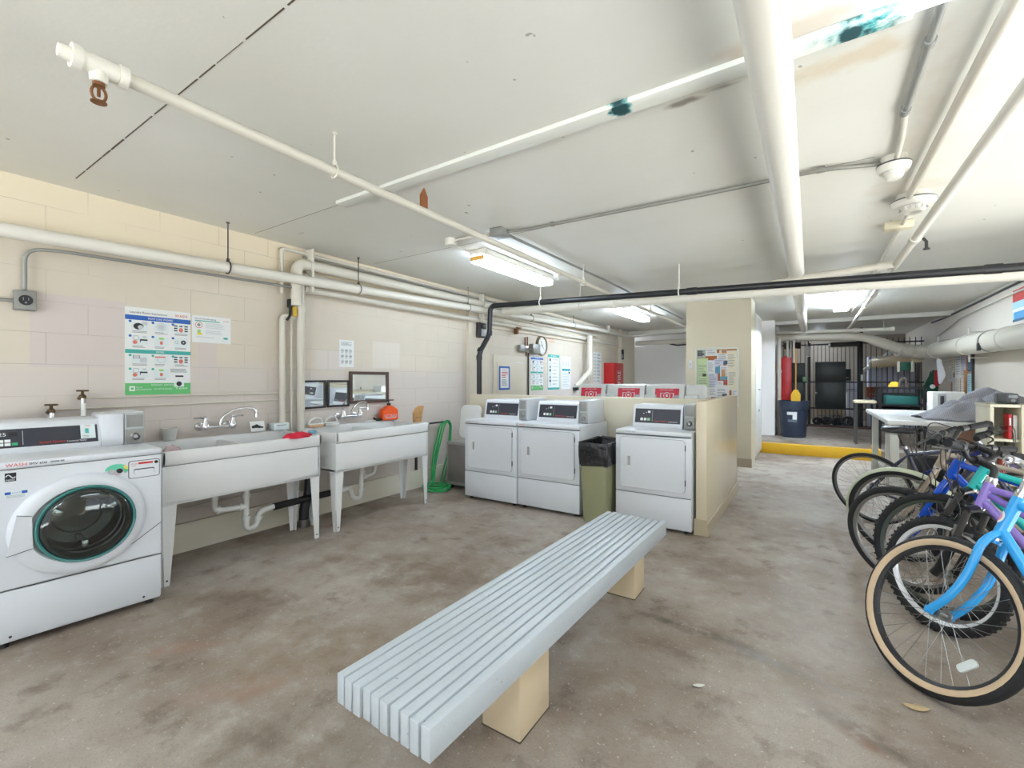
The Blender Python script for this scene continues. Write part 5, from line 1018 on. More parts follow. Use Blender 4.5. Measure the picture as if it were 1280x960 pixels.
for i, (x, w, z, h, c, lb) in enumerate(((1.392, .022, .822, .21, (186, 34, 44), 'red binder on the upper shelf of the cream bookcase'), (1.42, .026, .822, .2, (214, 212, 204), 'white binder on the upper shelf of the cream bookcase'),
        (1.355, .024, .452, .2, (206, 96, 92), 'salmon book on the middle shelf of the bookcase'), (1.382, .02, .452, .21, (90, 94, 96), 'dark grey book on the middle shelf'), (1.405, .034, .452, .23, (44, 140, 134), 'teal book on the middle shelf of the bookcase'))):
    b = B(); b.bx(x, x+w, 5.48, 5.6, z, z+h, .003); b.m(1).bx(x+.006, x+w-.006, 5.478, 5.481, z+h*.55, z+h*.85); tag(b.obj('binder' if i < 2 else 'book', [mat('book_%d' % i, c, .5), PAPER]), lb, 'binder' if i < 2 else 'book')
t = thing('radio', 'small dark grey radio standing on the bookcase', 'radio', (1.42, 5.6, 1.115))
b = B(); b.bx(1.345, 1.475, 5.56, 5.66, 1.115, 1.205, .012); b.obj('body', mat('radio_gray', (74, 76, 76), .5), t)
b = B()
for k in range(7): b.bx(1.355, 1.40, 5.556, 5.561, 1.127+k*.01, 1.132+k*.01)
b.m(1).bx(1.412, 1.468, 5.555, 5.561, 1.165, 1.192, .002); b.m(1).cyl((1.44, 5.56, 1.145), (1.44, 5.55, 1.145), .013, None, 14); b.obj('front', [BLACK, INKG], t)
# papers pinned to the right wall
t = thing('pinboard', 'cork pinboard on the wall full of white and orange sheets', 'pinboard', (XR, 10.6, 1.1))
p = Panel((XR, 11.3, 1.08), (0, -1, 0), UZ, 1.36, .68, [mat('cork_pale', (190, 140, 104), .8)], .01); p.b.obj('cork', p.mats, t, normals=False, smooth=0)
b = B(); b.bx(XR-.03, XR, 9.9, 9.95, 1.05, 1.8, .004); b.obj('edge_strip', DKSTEEL, t)
for i, (x0, y0, x1, y1, k) in enumerate(((-.12, .3, .12, .72, 'white'), (.02, .55, .2, 1, 'cream'), (.22, .4, .5, 1, 'white'), (.52, .5, .72, .95, 'lilac'), (.1, .0, .3, .42, 'white'), (.32, .0, .46, .4, 'cream'), (.5, .0, .62, .48, 'white'), (.62, .0, .76, .6, 'orange'), (.78, .0, 1, .5, 'sky'), (.8, .55, .97, 1.0, 'navy'))):
    f = Panel((XR-.0105-.0006*i, 11.3-x0*1.36, 1.08+y0*.68), (0, -1, 0), UZ, (x1-x0)*1.36, (y1-y0)*.68, [PC[k], INKG], .0005); f.lines(.12, .1, .88, .9, 8, 1, 1, i, .25); f.b.obj('sheet', f.mats, t, normals=False, smooth=0)
p = Panel((XR, 8.3, 2.05), (0, -1, 0), UZ, .5, .4, [PC['sky'], PC['red'], PC['white'], PC['navy'], mat('art_blue', (70, 150, 200), .5)]); p.rect(0, .62, 1, 1, 1); p.rect(0, .3, 1, .4, 2); p.rect(.1, .08, .9, .3, 4); p.rect(0, 0, 1, .08, 3); p.done('poster', 'red and blue poster on the wall at the frame edge', 'poster')
# stocking, sock and green tin hanging from the huge pipe
b = B(); P = [(0, 0), (.19, 0), (.2, -.3), (.17, -.62), (.02, -.8), (-.14, -.78), (-.22, -.62), (-.2, -.42), (-.07, -.3)]
b.prism(P, (1.84, 11.2, 1.50), (.6, .1, 0), (0, 0, .76), (0, -.07, 0)); bmesh.ops.bevel(b.bm, geom=b.bm.edges[:], offset=.025, segments=3, affect='EDGES'); t = thing('christmas_stocking', 'dark green felt stocking hanging from the huge wall pipe', 'stocking', (1.8, 11.2, .9)); b.obj('sock', mat('felt_green', (22, 66, 48), .95, var=.2, vscale=20), t)
b = B(); b.prism([(.07, -.02), (.19, .02), (.2, -.35), (.08, -.42)], (1.84, 11.12, 1.5), (.6, .1, 0), (0, 0, .76), (0, -.03, 0)); b.m(1).ball((1.86, 11.1, 1.2), .04, 12, 8); b.obj('trim', [mat('felt_red', (150, 34, 44), .95), PAPER], t)
b = B(); b.prism([(0, .1), (.15, .1), (.2, -.2), (.3, -.34), (.28, -.42), (.16, -.62), (.1, -.66), (.06, -.55)], (1.88, 10.95, 1.64), (.42, 0, 0), (0, 0, .62), (0, -.04, 0)); bmesh.ops.bevel(b.bm, geom=b.bm.edges[:], offset=.015, segments=2, affect='EDGES'); tag(b.obj('white_sock', mat('sock_white', (226, 226, 228), .9)), 'white cloth sock hanging in front of the green stocking', 'sock')
b = B(); b.bx(1.44, 1.6, 11.35, 11.45, 1.50, 1.66, .02); b.m(1).bx(1.4, 1.44, 11.36, 11.44, 1.48, 1.68, .006); b.bx(1.6, 1.64, 11.36, 11.44, 1.48, 1.68, .006); tag(b.obj('reel', [mat('reel_green', (16, 84, 66), .5), PIPEC]), 'green reel between two cream plates under the huge pipe', 'reel')

# ---------------------------------------------------------------- alcove: bin, broom, red panel, gate, store
t = thing('trash_can', 'big navy round trash can with a torn white sticker by the red panel', 'trash can', (-.29, 10.85, .16))
b = B(); b.lathe([(0, .165), (.205, .165), (.215, .19), (.25, .72), (.268, .735), (.268, .80), (.275, .83), (.275, .90), (.262, .90), (.25, .8), (.2, .2), (0, .19)], (-.29, 10.85, 0), (0, 0, 1), 40); b.obj('body', mat('bin_navy', (46, 56, 74), .45, var=.1), t)
b = B(); n = 8
def cylpatch(a0, a1, z0, z1, r): 
    for i in range(n):
        s0, s1 = a0+(a1-a0)*i/n, a0+(a1-a0)*(i+1)/n
        b.face([(-.29+r(z)*math.cos(s), 10.85+r(z)*math.sin(s), z) for s, z in ((s0, z0), (s1, z0), (s1, z1), (s0, z1))])
rf = lambda z: .2165+.0005+(z-.19)*.066
cylpatch(-2.0, -1.3, .62, .68, rf); cylpatch(-1.6, -1.3, .53, .62, rf); b.m(1); cylpatch(-1.95, -1.3, .48, .53, rf); b.obj('sticker', [PAPER, mat('sticker_worn', (100, 110, 124), .6)], t, normals=False)
t = thing('broom', 'yellow headed broom standing upright inside the navy trash can', 'broom', (-.25, 10.9, .8))
b = B(); b.cyl((-.25, 10.9, .3), (-.25, 10.98, 1.97), .013, None, 10); b.obj('handle', mat('broom_wood', (196, 140, 60), .5), t)
b = B(); b.prism([(-.035, .1), (.035, .1), (.085, .0), (.08, -.13), (-.08, -.13), (-.085, .0)], (-.25, 10.89, 1.02), (1, 0, 0), UZ, (0, .04, 0)); b.obj('head', YELLOW, t)
t = thing('red_panel', 'tall bright red panel box on the alcove wall', 'panel', (-.47, 11.4, .75))
b = B(); b.bx(-.56, -.34, 11.3, 11.55, .16, 1.8, .006); b.obj('body', REDD, t)
b = B(); b.bx(-.355, -.335, 11.29, 11.3, .5, 1.8, .002); b.cyl((-.45, 11.45, 1.8), (-.45, 11.45, 1.84), .03, None, 10); b.obj('edge', RED, t)
b = B(); b.tube(bend([(-.58, 11.3, 1.9), (-.57, 11.28, 1.75), (-.6, 11.28, 1.55), (-.59, 11.28, 1.45)], .05), .018, 8); tag(b.obj('rope', mat('rope', (206, 190, 150), .9)), 'frayed cream rope hanging beside the red panel', 'rope')
# wrought gate and fence
IRON = mat('iron_black', (30, 31, 33), .5, .3); PLATE = mat('plate_black', (44, 49, 47), .42, var=.1)
t = thing('iron_gate', 'black iron gate with two dark plates, scrollwork and a round knob', 'gate', (.42, 13.6, .16)); YG = 13.6
b = B()
for x in (-.02, .96): b.bx(x-.025, x+.025, YG-.02, YG+.02, .17, 2.25)
for z in (.2, .62, 1.27, 2.2): b.bx(-.02, .96, YG-.015, YG+.015, z-.018, z+.018)
b.obj('gate_frame', IRON, t)
for k in range(11):
    x = .07+k*.08; b = B(); b.bx(x-.007, x+.007, YG-.007, YG+.007, .2, 2.2); b.obj('bar', IRON, t)
for (x0, x1, z0, z1) in ((.1, .72, 1.28, 1.77), (.1, .72, .62, 1.26)):
    b = B(); b.bx(x0, x1, YG-.03, YG-.016, z0, z1, .003); b.obj('plate', PLATE, t)
b = B()
for s in (1, -1):
    for q in (1, -1): b.tube([V((.53+s*(.02+.06*math.sin(a*.5)*(.4+.6*a/5)), YG-.02, .42+q*(.03+.02*a*.6*math.cos(a*.6)))) for a in [i*.35 for i in range(14)]], .009, 6)
b.obj('scroll', IRON, t)
b = B(); b.ball((.13, YG-.06, 1.0), .035, 12, 8); b.cyl((.13, YG-.03, 1.0), (.13, YG-.06, 1.0), .015, None, 8); b.obj('knob', CHROME, t)
def bars(name, label, x0, x1, n, plates=(), rails=(.2, .62, 1.27, 2.2)):
    t = thing(name, label, 'fence', ((x0+x1)/2, YG, .16))
    b = B()
    for z in rails: b.bx(x0, x1, YG-.012, YG+.012, z-.015, z+.015)
    b.obj('rail', IRON, t)
    for k in range(n):
        x = x0+(x1-x0)*(k+.5)/n; b = B(); b.bx(x-.007, x+.007, YG-.007, YG+.007, .17, 2.3); b.obj('bar', IRON, t)
    for (a, c, z0, z1) in plates: b = B(); b.bx(a, c, YG-.03, YG-.016, z0, z1, .003); b.obj('plate', PLATE, t)
bars('iron_fence', 'black iron bars with dark plates between the red panel and gate', -.62, -.07, 6, ((-.5, -.12, 1.28, 1.75), (-.5, -.12, .55, 1.26)))
bars('iron_fence', 'black iron bars between the gate post and right wall', 1.05, 2.14, 11, ())
t = thing('gate_post', 'thick black gate post standing on the hinge side', 'post', (1.0, YG, .16))
b = B(); b.bx(.985, 1.045, YG-.04, YG+.04, .16, 2.57, .004); b.obj('post', IRON, t); b = B(); b.bx(1.0, 1.045, YG-.055, YG-.035, 1.3, 1.45, .003); b.obj('latch', PAPER, t)
b = B(); b.bx(-.06, -.03, YG-.04, YG+.04, .16, 2.57, .004); tag(b.obj('gate_post', DKSTEEL), 'slim steel gate post on the knob side', 'post')
b = B(); b.bx(-.10, -.0, YG-.14, YG-.1, 1.9, 2.16, .01); b.m(1).cyl((-.08, YG-.12, 1.3), (-.08, YG-.12, 1.9), .008, None, 8); b.m(2).bx(-.16, -.08, YG-.13, YG-.07, 1.28, 1.4, .008); tag(b.obj('lock_box', [PAPER, GALV, mat('lock_green', (130, 190, 150), .4)]), 'white cased lock cable with a pale green box on the gate', 'lock')
b = B(); b.bx(.4, .95, YG-.35, YG-.06, 2.12, 2.22, .01); b.m(1).cyl((.36, YG-.3, 2.17), (.4, YG-.3, 2.17), .05, None, 14); tag(b.obj('gate_closer', [BLACK, PAPER]), 'black box hung above the gate with a white end', 'box')
b = B(); b.bx(-.55, -.2, 13.2, 13.4, 2.1, 2.25, .01); tag(b.obj('duct_box', mat('brown_box', (66, 50, 42), .7)), 'brown box above the broom under the alcove pipe', 'box')
b = B(); b.bx(-.8, 2.1, YG-.1, YG+.1, .155, .2, .006); tag(b.obj('gate_sill', mat('sill_red', (84, 52, 46), .6)), 'dull red sill running under the iron gate', 'sill')
# store behind the gate
lamp(.1, .3, 14.4, 15.6, 2.47, 'assumed ceiling light added out of view inside the store beyond the gate', False, False, .9)  # assumed lamp, added to brighten the brick wall behind the bars
b = B(); b.bx(1.2, 2.1, 14.2, 14.6, .16, 1.9, .01); b.m(1)
for k in range(5): b.bx(1.2+.18*k, 1.21+.18*k, 14.19, 14.2, .2, 1.88)
tag(b.obj('door_panel', [mat('panel_lilac', (184, 188, 206), .5), INKG]), 'pale lilac panelled door stored behind the right hand bars', 'panel')
b = B(); b.tube([(1.1, 14.1, 1.55), (1.75, 14.1, 2.1)], .05, 8); tag(b.obj('plank', PAPER), 'white plank leaning diagonally behind the bars', 'plank')
for (x0, x1, y0, y1, z0, z1, c, lb) in ((.1, .75, 14.6, 15.2, .3, .6, (176, 160, 136), 'tan cardboard box low behind the gate scrollwork'), (.78, 1.0, 14.4, 14.8, .3, 1.0, (196, 196, 200), 'white stored box behind the gate hinge side'), (.75, 1.0, 14.5, 14.9, 1.0, 1.3, (140, 104, 78), 'brown box stacked on the white box behind the gate'),
        (.7, .86, 14.3, 14.5, 1.3, 1.6, (34, 56, 48), 'dark green crate peeking past the gate plates'), (1.15, 1.45, 14.0, 14.18, .9, 1.15, (150, 76, 40), 'rust coloured box behind the right bars')):
    b = B(); b.bx(x0, x1, y0, y1, .16 if z0 < .4 else z0, z1, .01); b.m(1).bx(x0+.05, x1-.05, y0-.004, y0+.002, z0+.06, z0+.09); tag(b.obj('storage_box', [mat('box_%d' % int(x0*100+z1*10), c, .7, var=.1), INKG]), lb, 'box')
b = B()
for k, (x, y, r) in enumerate(((.15, 14.1, .1), (.35, 14.2, .12), (.55, 14.15, .1), (.78, 14.1, .13))): b.torus((x, y, .16+r*.7+.03), (.5*math.sin(k*2.1), 1, .5*math.cos(k*3)), r*.8, .035, 20, 8); b.ball((x+.08, y+.05, .26), .09, 10, 7, (1.2, 1, .7+.2*k))
tag(b.obj('old_wheels', BLACK, smooth=60), 'black heap of small wheels on the floor behind the gate', 'wheels')
# crate stand with tools in front of the bars
t = thing('steel_rack', 'black steel rack holding green trays behind the table', 'rack', (1.25, 10.0, .16))
b = B()
for x in (.98, 1.55):
    for y in (9.8, 10.3): b.bx(x-.018, x+.018, y-.018, y+.018, .16, 1.2)
for z in (.6, .9, 1.19): b.bx(.98, 1.55, 9.79, 9.82, z-.015, z+.015); b.bx(.98, 1.55, 10.28, 10.31, z-.015, z+.015); b.bx(.97, .99, 9.8, 10.3, z-.015, z+.015); b.bx(1.54, 1.56, 9.8, 10.3, z-.015, z+.015)
b.obj('rack_frame', IRON, t)
b = B(); b.bx(.99, 1.54, 9.82, 10.29, .6, .615); b.bx(.99, 1.54, 9.82, 10.29, .88, .895); b.bx(.99, 1.54, 10.27, 10.29, .6, 1.1); b.obj('shelf', BLACK, t)
b = B(); b.bx(1.06, 1.48, 9.84, 10.2, .9, 1.06, .02); tag(b.obj('plastic_tray', mat('tray_teal', (20, 92, 88), .5)), 'teal plastic tray sitting in the black steel rack', 'tray')
b = B(); b.bx(1.02, 1.5, 9.85, 10.2, .616, .84, .02); tag(b.obj('plastic_tray', mat('tray_dark', (36, 46, 44), .5)), 'dark plastic tray on the lower shelf of the rack', 'tray')
lump('yellow_tool', 'yellow plastic tool case on top of the steel rack', 'tool', (1.2, 10.0, 1.2), (.09, .06, .09), YELLOW, 5, .15)
b = B(); b.tube(bend([(1.25, 9.95, 1.2), (1.27, 9.95, 1.33), (1.33, 9.95, 1.36), (1.36, 9.97, 1.2)], .04), .02, 10); tag(b.obj('drill_handle', mat('tool_brown', (92, 82, 74), .6)), 'brown bent tool handle sticking up from the rack', 'tool')
t = thing('work_stool', 'low stool with a cream seat beside the steel rack', 'stool', (.8, 10.4, .16))
b = B(); b.bx(.66, .98, 10.2, 10.55, .9, .955, .02); b.obj('seat', mat('stool_cream', (220, 206, 174), .5), t)
for (x, y) in ((.69, 10.23), (.95, 10.23), (.69, 10.52), (.95, 10.52)):
    b = B(); b.bx(x-.018, x+.018, y-.018, y+.018, .16, .91); b.obj('leg', mat('stool_leg', (70, 68, 64), .5), t)
# floor litter
for (x, y, c, lb, a) in ((.353, 2.40, (196, 172, 130), 'dry tan leaf on the floor in front of the cruiser wheel', .2), (.69, 4.0, (150, 110, 60), 'brown leaf on the floor behind the cruiser wheel', 1), (-.40, 2.06, (214, 212, 206), 'small white paper scrap on the open floor', .6)):
    b = B(); b2 = bmesh.new(); bmesh.ops.create_grid(b2, x_segments=8, y_segments=3, size=1)
    for v in b2.verts:
        X, Y = v.co.x, v.co.y; w = (1-abs(X)**2)*.016+.002
        q_ = .6 if 'paper' in lb else 1; X *= q_; w *= q_
        v.co = V((x+X*.045*math.cos(a)-Y*w*math.sin(a), y+X*.045*math.sin(a)+Y*w*math.cos(a), .004+.006*X*X+.004*abs(Y)))
    b.add(b2); o = b.obj('leaf' if 'leaf' in lb else 'paper_scrap', mat('litter_%d' % c[2], c, .8), smooth=60); tag(o, lb, 'leaf' if 'leaf' in lb else 'paper')
    m_ = o.modifiers.new('s', 'SOLIDIFY'); m_.thickness = .001
# ---------------------------------------------------------------- bicycles
def wheel_parts(t, name, c, r, tw, rimc, wall, xf, spokes=32, tread=True):
    """tyre with rim, spokes and hub below it; axle along local y"""
    tr = tw/2; R = r-tr
    b = B(); m = 12; prof = []
    for i in range(m): a = 2*PI*i/m; prof.append((R+tr*math.cos(a), tr*.95*math.sin(a)))
    b.lathe(prof, c, (0, 1, 0), 56, True)
    if tread and tw > .045:
        for k in range(60):
            a = 2*PI*k/60
            for s in (-1, 1): b.box((c[0]+(r-.004)*math.cos(a+s*.02), c[1]+s*tr*.45, c[2]-(r-.004)*math.sin(a+s*.02)), (.007, .013, .011), Matrix.Rotation(a, 4, 'Y'))
    if wall:
        b.m(1)
        for s in (-1, 1): b.lathe([(R-tr*.9, s*tr*.46), (R-tr*.6, s*tr*.815), (R-tr*.25, s*tr*.97), (R, s*tr*.985), (R+tr*.12, s*tr*.975)], c, (0, 1, 0), 56)
    b.xf(xf); ty = b.obj(name, [RUBBER, wall or RUBBER], t, local=True, smooth=50, normals=True)
    b = B(); ri = R-tr*.75; b.lathe([(ri+.006, -tr*.62), (ri-.004, -tr*.58), (ri-.016, -tr*.3), (ri-.016, tr*.3), (ri-.004, tr*.58), (ri+.006, tr*.62)], c, (0, 1, 0), 56, True); b.xf(xf); b.obj('rim', rimc, ty, local=True)
    b = B()
    for k in range(spokes):
        a = 2*PI*(k+.5)/spokes; s = 1 if k % 2 else -1; q = a+(.7 if (k//2) % 2 else -.7)
        b.tube([(c[0]+.021*math.cos(q), c[1]+s*.03, c[2]+.021*math.sin(q)), (c[0]+(ri-.01)*math.cos(a), c[1]+s*.004, c[2]+(ri-.01)*math.sin(a))], .0013, 4, caps=False)
    b.xf(xf); b.obj('spokes', STEEL, ty, local=True)
    b = B(); b.cyl((c[0], c[1]-.05, c[2]), (c[0], c[1]+.05, c[2]), .008, None, 10); b.cyl((c[0], c[1]-.034, c[2]), (c[0], c[1]+.034, c[2]), .015, None, 14)
    for s in (-1, 1): b.cyl((c[0], c[1]+s*.028, c[2]), (c[0], c[1]+s*.032, c[2]), .025, None, 16)
    b.xf(xf); b.obj('hub', STEEL, ty, local=True)
    return ty

def bike(label, at, phi, lean, r=.335, tw=.05, steer=0, frame=(30, 80, 190), fork='rigid', forkc=None, rim=None, wall=None, bars='flat', stemc=None, seat=True, reverse=False, fender=None, reflector=False, seatz=.92, wb=1.06, emblem=None, tread=True, forktext=None, top=.80, second=None, hang=70, off_=.045, crw=None, hl=.125, sx=.125, stz=None):
    """local frame: the wheel that faces the aisle touches the ground at the origin, the bicycle runs back along +x"""
    t = thing('bicycle', label, 'bicycle', at, 0, 'bicycles parked in a row')
    t.rotation_euler = (lean, 0, phi); t.rotation_mode = 'XYZ'
    FC = mat('frame_%d_%d_%d' % frame, frame, .25, coat=.4); KC = mat('frame_%d_%d_%d' % forkc, forkc, .3) if forkc else FC
    RC = rim or STEEL
    I = Matrix.Identity(4)
    MIRX = Matrix.Translation((wb, 0, 0)) @ Matrix.Rotation(PI, 4, 'Z') if reverse else I
    hub = V((0, 0, r)); rear = V((wb, 0, r)); bb = V((wb-.43, 0, .29))
    ax = V((math.cos(math.radians(hang)), 0, math.sin(math.radians(hang)))); off = V((ax.z, 0, -ax.x))*off_
    A0 = hub+off; cr = crw or r+.075; hb, ht = A0+ax*(cr+.03), A0+ax*(cr+.03+hl)
    # steering: frame swings about the steering axis when the wheel faces the aisle, else the fork does
    RA = Matrix.Translation(A0) @ Matrix.Rotation(steer, 4, ax) @ Matrix.Translation(-A0)
    SF = MIRX @ (I if not reverse else RA.inverted()); FF = MIRX @ (RA if not reverse else I)
    # wheels
    w = wheel_parts(t, 'front_wheel', tuple(hub), r, tw, RC, wall, SF, tread=tread); wheel_parts(t, 'rear_wheel', tuple(rear), r, tw, RC, wall, FF, tread=tread)
    if reflector:
        b = B(); a = math.radians(-42); c = hub+V((math.cos(a), 0, math.sin(a)))*r*.62
        b.prism([(p[0], p[1]) for p in rrect(.078, .03, .012)], c+V((0, -.016, 0)), V((math.sin(a), 0, -math.cos(a)))*-1 if 0 else V((.62, 0, .78)), V((-.78, 0, .62)), (0, .01, 0)); b.xf(SF); b.obj('reflector', mat('reflector_white', (214, 220, 216), .2), w, local=True)
    # fork
    b = B(); hw = .052
    for s in (-1, 1):
        if fork == 'cruiser': P = [hub+V((0, s*.055, 0)), hub+V((.05, s*.055, .075)), hub+V((.083, s*.055, .165)), hub+V((.096, s*.055, .245)), hub+V((.10, s*.054, .335)), hub+V((.113, s*.035, .385)), hub+V((.117, s*.012, .40))]; b.tube(bend(P, .05, 6), .0155, 12); b.box(hub+V((0, s*.055, 0)), (.034, .012, .03), None, .003)
        elif fork == 'rigid': P = [hub+V((0, s*hw, 0)), hub+V((.05, s*hw, .06)), A0+ax*(cr-.06)+V((0, s*hw, 0)), A0+ax*(cr-.005)+V((0, s*hw*.7, 0)), A0+ax*(cr+.015)]; b.tube(bend(P, .05, 5), .014, 12)
        else:
            b.m(0).tube([hub+V((0, s*.062, 0)), hub+V((.02, s*.062, .03)), A0+ax*(r*.62)+V((0, s*.062, 0))], .021, 12); b.m(1).tube([A0+ax*(r*.6)+V((0, s*.062, 0)), A0+ax*(cr)+V((0, s*.062, 0))], .0145, 12); b.m(0).cyl(A0+ax*(r*.62)+V((0, s*.062, 0)), A0+ax*(r*.70)+V((0, s*.062, 0)), .024, None, 12)
    if fork == 'shock': b.m(0).tube([A0+ax*cr+V((0, -.075, 0)), A0+ax*(cr+.02), A0+ax*cr+V((0, .075, 0))], .02, 10); b.tube([A0+ax*(r*.72)+V((-.0, -.062, 0)), A0+ax*(r*.78)+V((-.06, 0, .03)), A0+ax*(r*.72)+V((0, .062, 0))], .012, 8)
    b.m(0).cyl(A0+ax*(cr+.005), A0+ax*(cr+.04), .02, .017, 16); b.xf(SF); fk = b.obj('fork', [KC, DKSTEEL], t, local=True)
    if forktext:
        b = B(); o = A0+ax*(r*.60)+V((0, -.0845, 0)); b.text(forktext, o+V((.011, 0, 0))-ax*.14, ax, V((-ax.z, 0, ax.x)), .14, .026); b.xf(SF); b.obj('fork_lettering', PAPER, fk, local=True)
    # head, stem, bars
    b = B(); b.lathe([(0, -.012), (.0222, -.012), (.0222, 0), (.021, .004), (.021, hl-.004), (.0218, hl), (.021, hl+.03), (0, hl+.03)], hb, ax, 16)
    b.xf(SF); b.obj('headset', CHROME, t, local=True)
    sc = stemc or BLACK; b = B()
    if bars == 'none': P = [ht, ht+V((.006, 0, .10)), ht+V((-.012, 0, .135)), ht+V((-.045, 0, .142))]; b.tube(bend(P, .05, 6), [.0135]*99 if 0 else .0145, 14); top_ = P[-1]+V((-.012, 0, .002))
    else: P = [ht+ax*.02, ht+ax*.075, ht+ax*.085+V((-.085, 0, .018))]; b.tube(bend(P, .03, 5), .0165, 14); top_ = P[-1]
    if bars == 'none': b.lathe([(.0125, -.026), (.021, -.026), (.0225, 0), (.021, .026), (.0125, .026)], top_, (0, 1, 0), 20, True)
    else: b.cyl(top_+V((0, -.024, 0)), top_+V((0, .024, 0)), .023, None, 16)
    b.xf(SF); b.obj('stem', sc, t, local=True)
    if bars != 'none':
        b = B()
        if bars == 'riser': half = [V((0, .02, 0)), V((0, .06, 0)), V((.01, .12, .05)), V((.03, .18, .055)), V((.06, .28, .058))]
        elif bars == 'drop': half = [V((0, .02, 0)), V((0, .18, 0)), V((-.09, .2, .0)), V((-.12, .2, -.07)), V((-.05, .2, -.13)), V((.04, .2, -.13))]
        else: half = [V((0, .02, 0)), V((.01, .15, .004)), V((.03, .28, .01))]
        full = [top_+V((p.x, -p.y, p.z)) for p in half[::-1]]+[top_+p for p in half]
        b.tube(bend(full, .05, 5), .0115, 12); b.xf(SF); hbar = b.obj('handlebar', mat('bar_black', (20, 20, 22), .55), t, local=True)
        for s in (-1, 1):
            e = [top_+V((p.x, s*p.y, p.z)) for p in half[-2:]]; d = (e[1]-e[0]).normalized()
            b = B(); b.cyl(e[1]-d*.115, e[1]+d*.006, .0165, .0175, 14); b.cyl(e[1]+d*.006, e[1]+d*.011, .019, None, 14); b.xf(SF); b.obj('grip', GRIP, hbar, local=True)
            if True:
                p0 = e[1]-d*.15; b = B(); b.cyl(p0-d*.018, p0+d*.018, .019, None, 12); b.tube(bend([p0, p0+V((-.035, s*.01, -.012)), p0+V((-.045, s*.05, -.02)), p0+V((-.03, s*.15, -.022))], .02, 4), .006, 8)
                b.xf(SF); b.obj('brake_lever', DKSTEEL, hbar, local=True)
                b = B(); q = p0+V((-.03, -s*.02, 0)); b.tube(bend([q, q+V((-.1, -s*.05, .05)), A0+ax*(cr+.05)+V((-.14, s*.03, .06)), A0+ax*(cr)+V((-.05, s*.02, 0)), A0+ax*(r*.85)+V((-.03, s*.05, 0))], .09, 6), .0028, 6); b.xf(SF); b.obj('brake_cable', BLACK, hbar, local=True)
    if bars != 'none':
        for s in (-1, 1):
            b = B(); b.tube([A0+ax*(r*.78)+V((-.025, s*.045, 0)), A0+ax*(r*.98)+V((-.03, s*.05, 0))], .008, 8); b.bx(hub.x+.085+(r-.3)*.2, hub.x+.125, s*.026-.006, s*.026+.006, hub.z+r*.78, hub.z+r*.84, .003); b.xf(SF); b.obj('brake_arm', STEEL, fk, local=True)
    # frame
    st = bb+V((sx, 0, (stz-bb.z) if stz else .46)); b = B()
    b.cyl(hb, ht, .0225, None, 18)
    h2, h1 = ht-ax*.03, hb+ax*.035
    if fork == 'cruiser': b.tube(bend([h2, (h2+st)/2+V((0, 0, -.03)), st+V((-.02, 0, -.07))], .3, 8), .0175, 14); b.tube(bend([h1, bb+V((-.28, 0, .14)), bb], .25, 8), .0195, 14)
    else: b.tube([h2, st+V((-.01, 0, -.04))], .0165 if not second else .017, 14); b.tube([h1, bb], .0195, 14)
    if second: b.m(1); b.tube([h1+ax*.03+V((.02, 0, 0)), st+V((-.06, 0, -.22))], .016, 14); b.m(0)
    b.tube([bb, st+(st-bb).normalized()*.03], .016, 14); b.cyl(bb+V((0, -.036, 0)), bb+V((0, .036, 0)), .021, None, 16)
    for s in (-1, 1): b.tube([bb+V((.02, s*.025, 0)), bb+V((.16, s*.055, .01)), rear+V((0, s*.06, 0))], .01, 10); b.tube([st+V((0, s*.016, -.05)), st+V((.06, s*.05, -.11)), rear+V((0, s*.06, 0))], .0085, 10)
    b.xf(FF); fr = b.obj('frame', [FC, mat('frame_%d_%d_%d' % second, second, .25) if second else FC], t, local=True)
    if emblem:     # oval badge wrapped on the front of the head tube
        b = B(); q = ax.cross(V((0, 1, 0))).normalized(); c = hb+ax*.085
        def cap(m, rx, rz, rad):
            b.m(m); n, k = 18, 5; P = lambda u, w: c+ax*(w*rz)+(V((0, -1, 0))*math.cos(u*rx/rad+.75)+(-V((ax.z, 0, -ax.x)))*math.sin(u*rx/rad+.75))*rad
            for i in range(n):
                t0, t1 = 2*PI*i/n, 2*PI*(i+1)/n
                for j in range(k):
                    a, d = j/k, (j+1)/k; f = [P(a*math.cos(t0), a*math.sin(t0)), P(d*math.cos(t0), d*math.sin(t0)), P(d*math.cos(t1), d*math.sin(t1)), P(a*math.cos(t1), a*math.sin(t1))]
                    b.face(f[1:] if j == 0 else f)
        cap(0, .021, .027, .0231); cap(1, .013, .018, .0234); b.xf(FF); b.obj('head_badge', [PAPER, mat('badge_rose', (206, 130, 140), .4)], fr, local=True, normals=False)
    if seat:
        sd = (st-bb).normalized(); sp = st+sd*((seatz-st.z)/sd.z)
        b = B(); b.cyl(st, sp, .0135, None, 14); b.m(1).cyl(st+sd*.012, st+sd*.035, .02, None, 14); b.xf(FF); po = b.obj('seat_post', [DKSTEEL, CHROME], t, local=True)
        b2 = bmesh.new(); bmesh.ops.create_uvsphere(b2, u_segments=24, v_segments=14, radius=1)
        for v in b2.verts:
            x, y, z = v.co; k = .022+.062*max(0, min(1, (x+.55)/1.2))**1.4
            v.co = V((sp.x-.01+x*.135, y*(k+.006), sp.z+.03+z*.032*(1 if z > 0 else .75)+.012*max(0, x)**2-.012*max(0, -x)**3))
        b = B(); b.add(b2); b.xf(FF); b.obj('saddle', BLACK, t, local=True, smooth=70)
        b = B()
        for s in (-1, 1): b.tube([sp+V((-.09, s*.008, .012)), sp+V((0, s*.02, -.004)), sp+V((.09, s*.035, .012))], .0035, 6)
        b.xf(FF); b.obj('saddle_rail', STEEL, po, local=True)
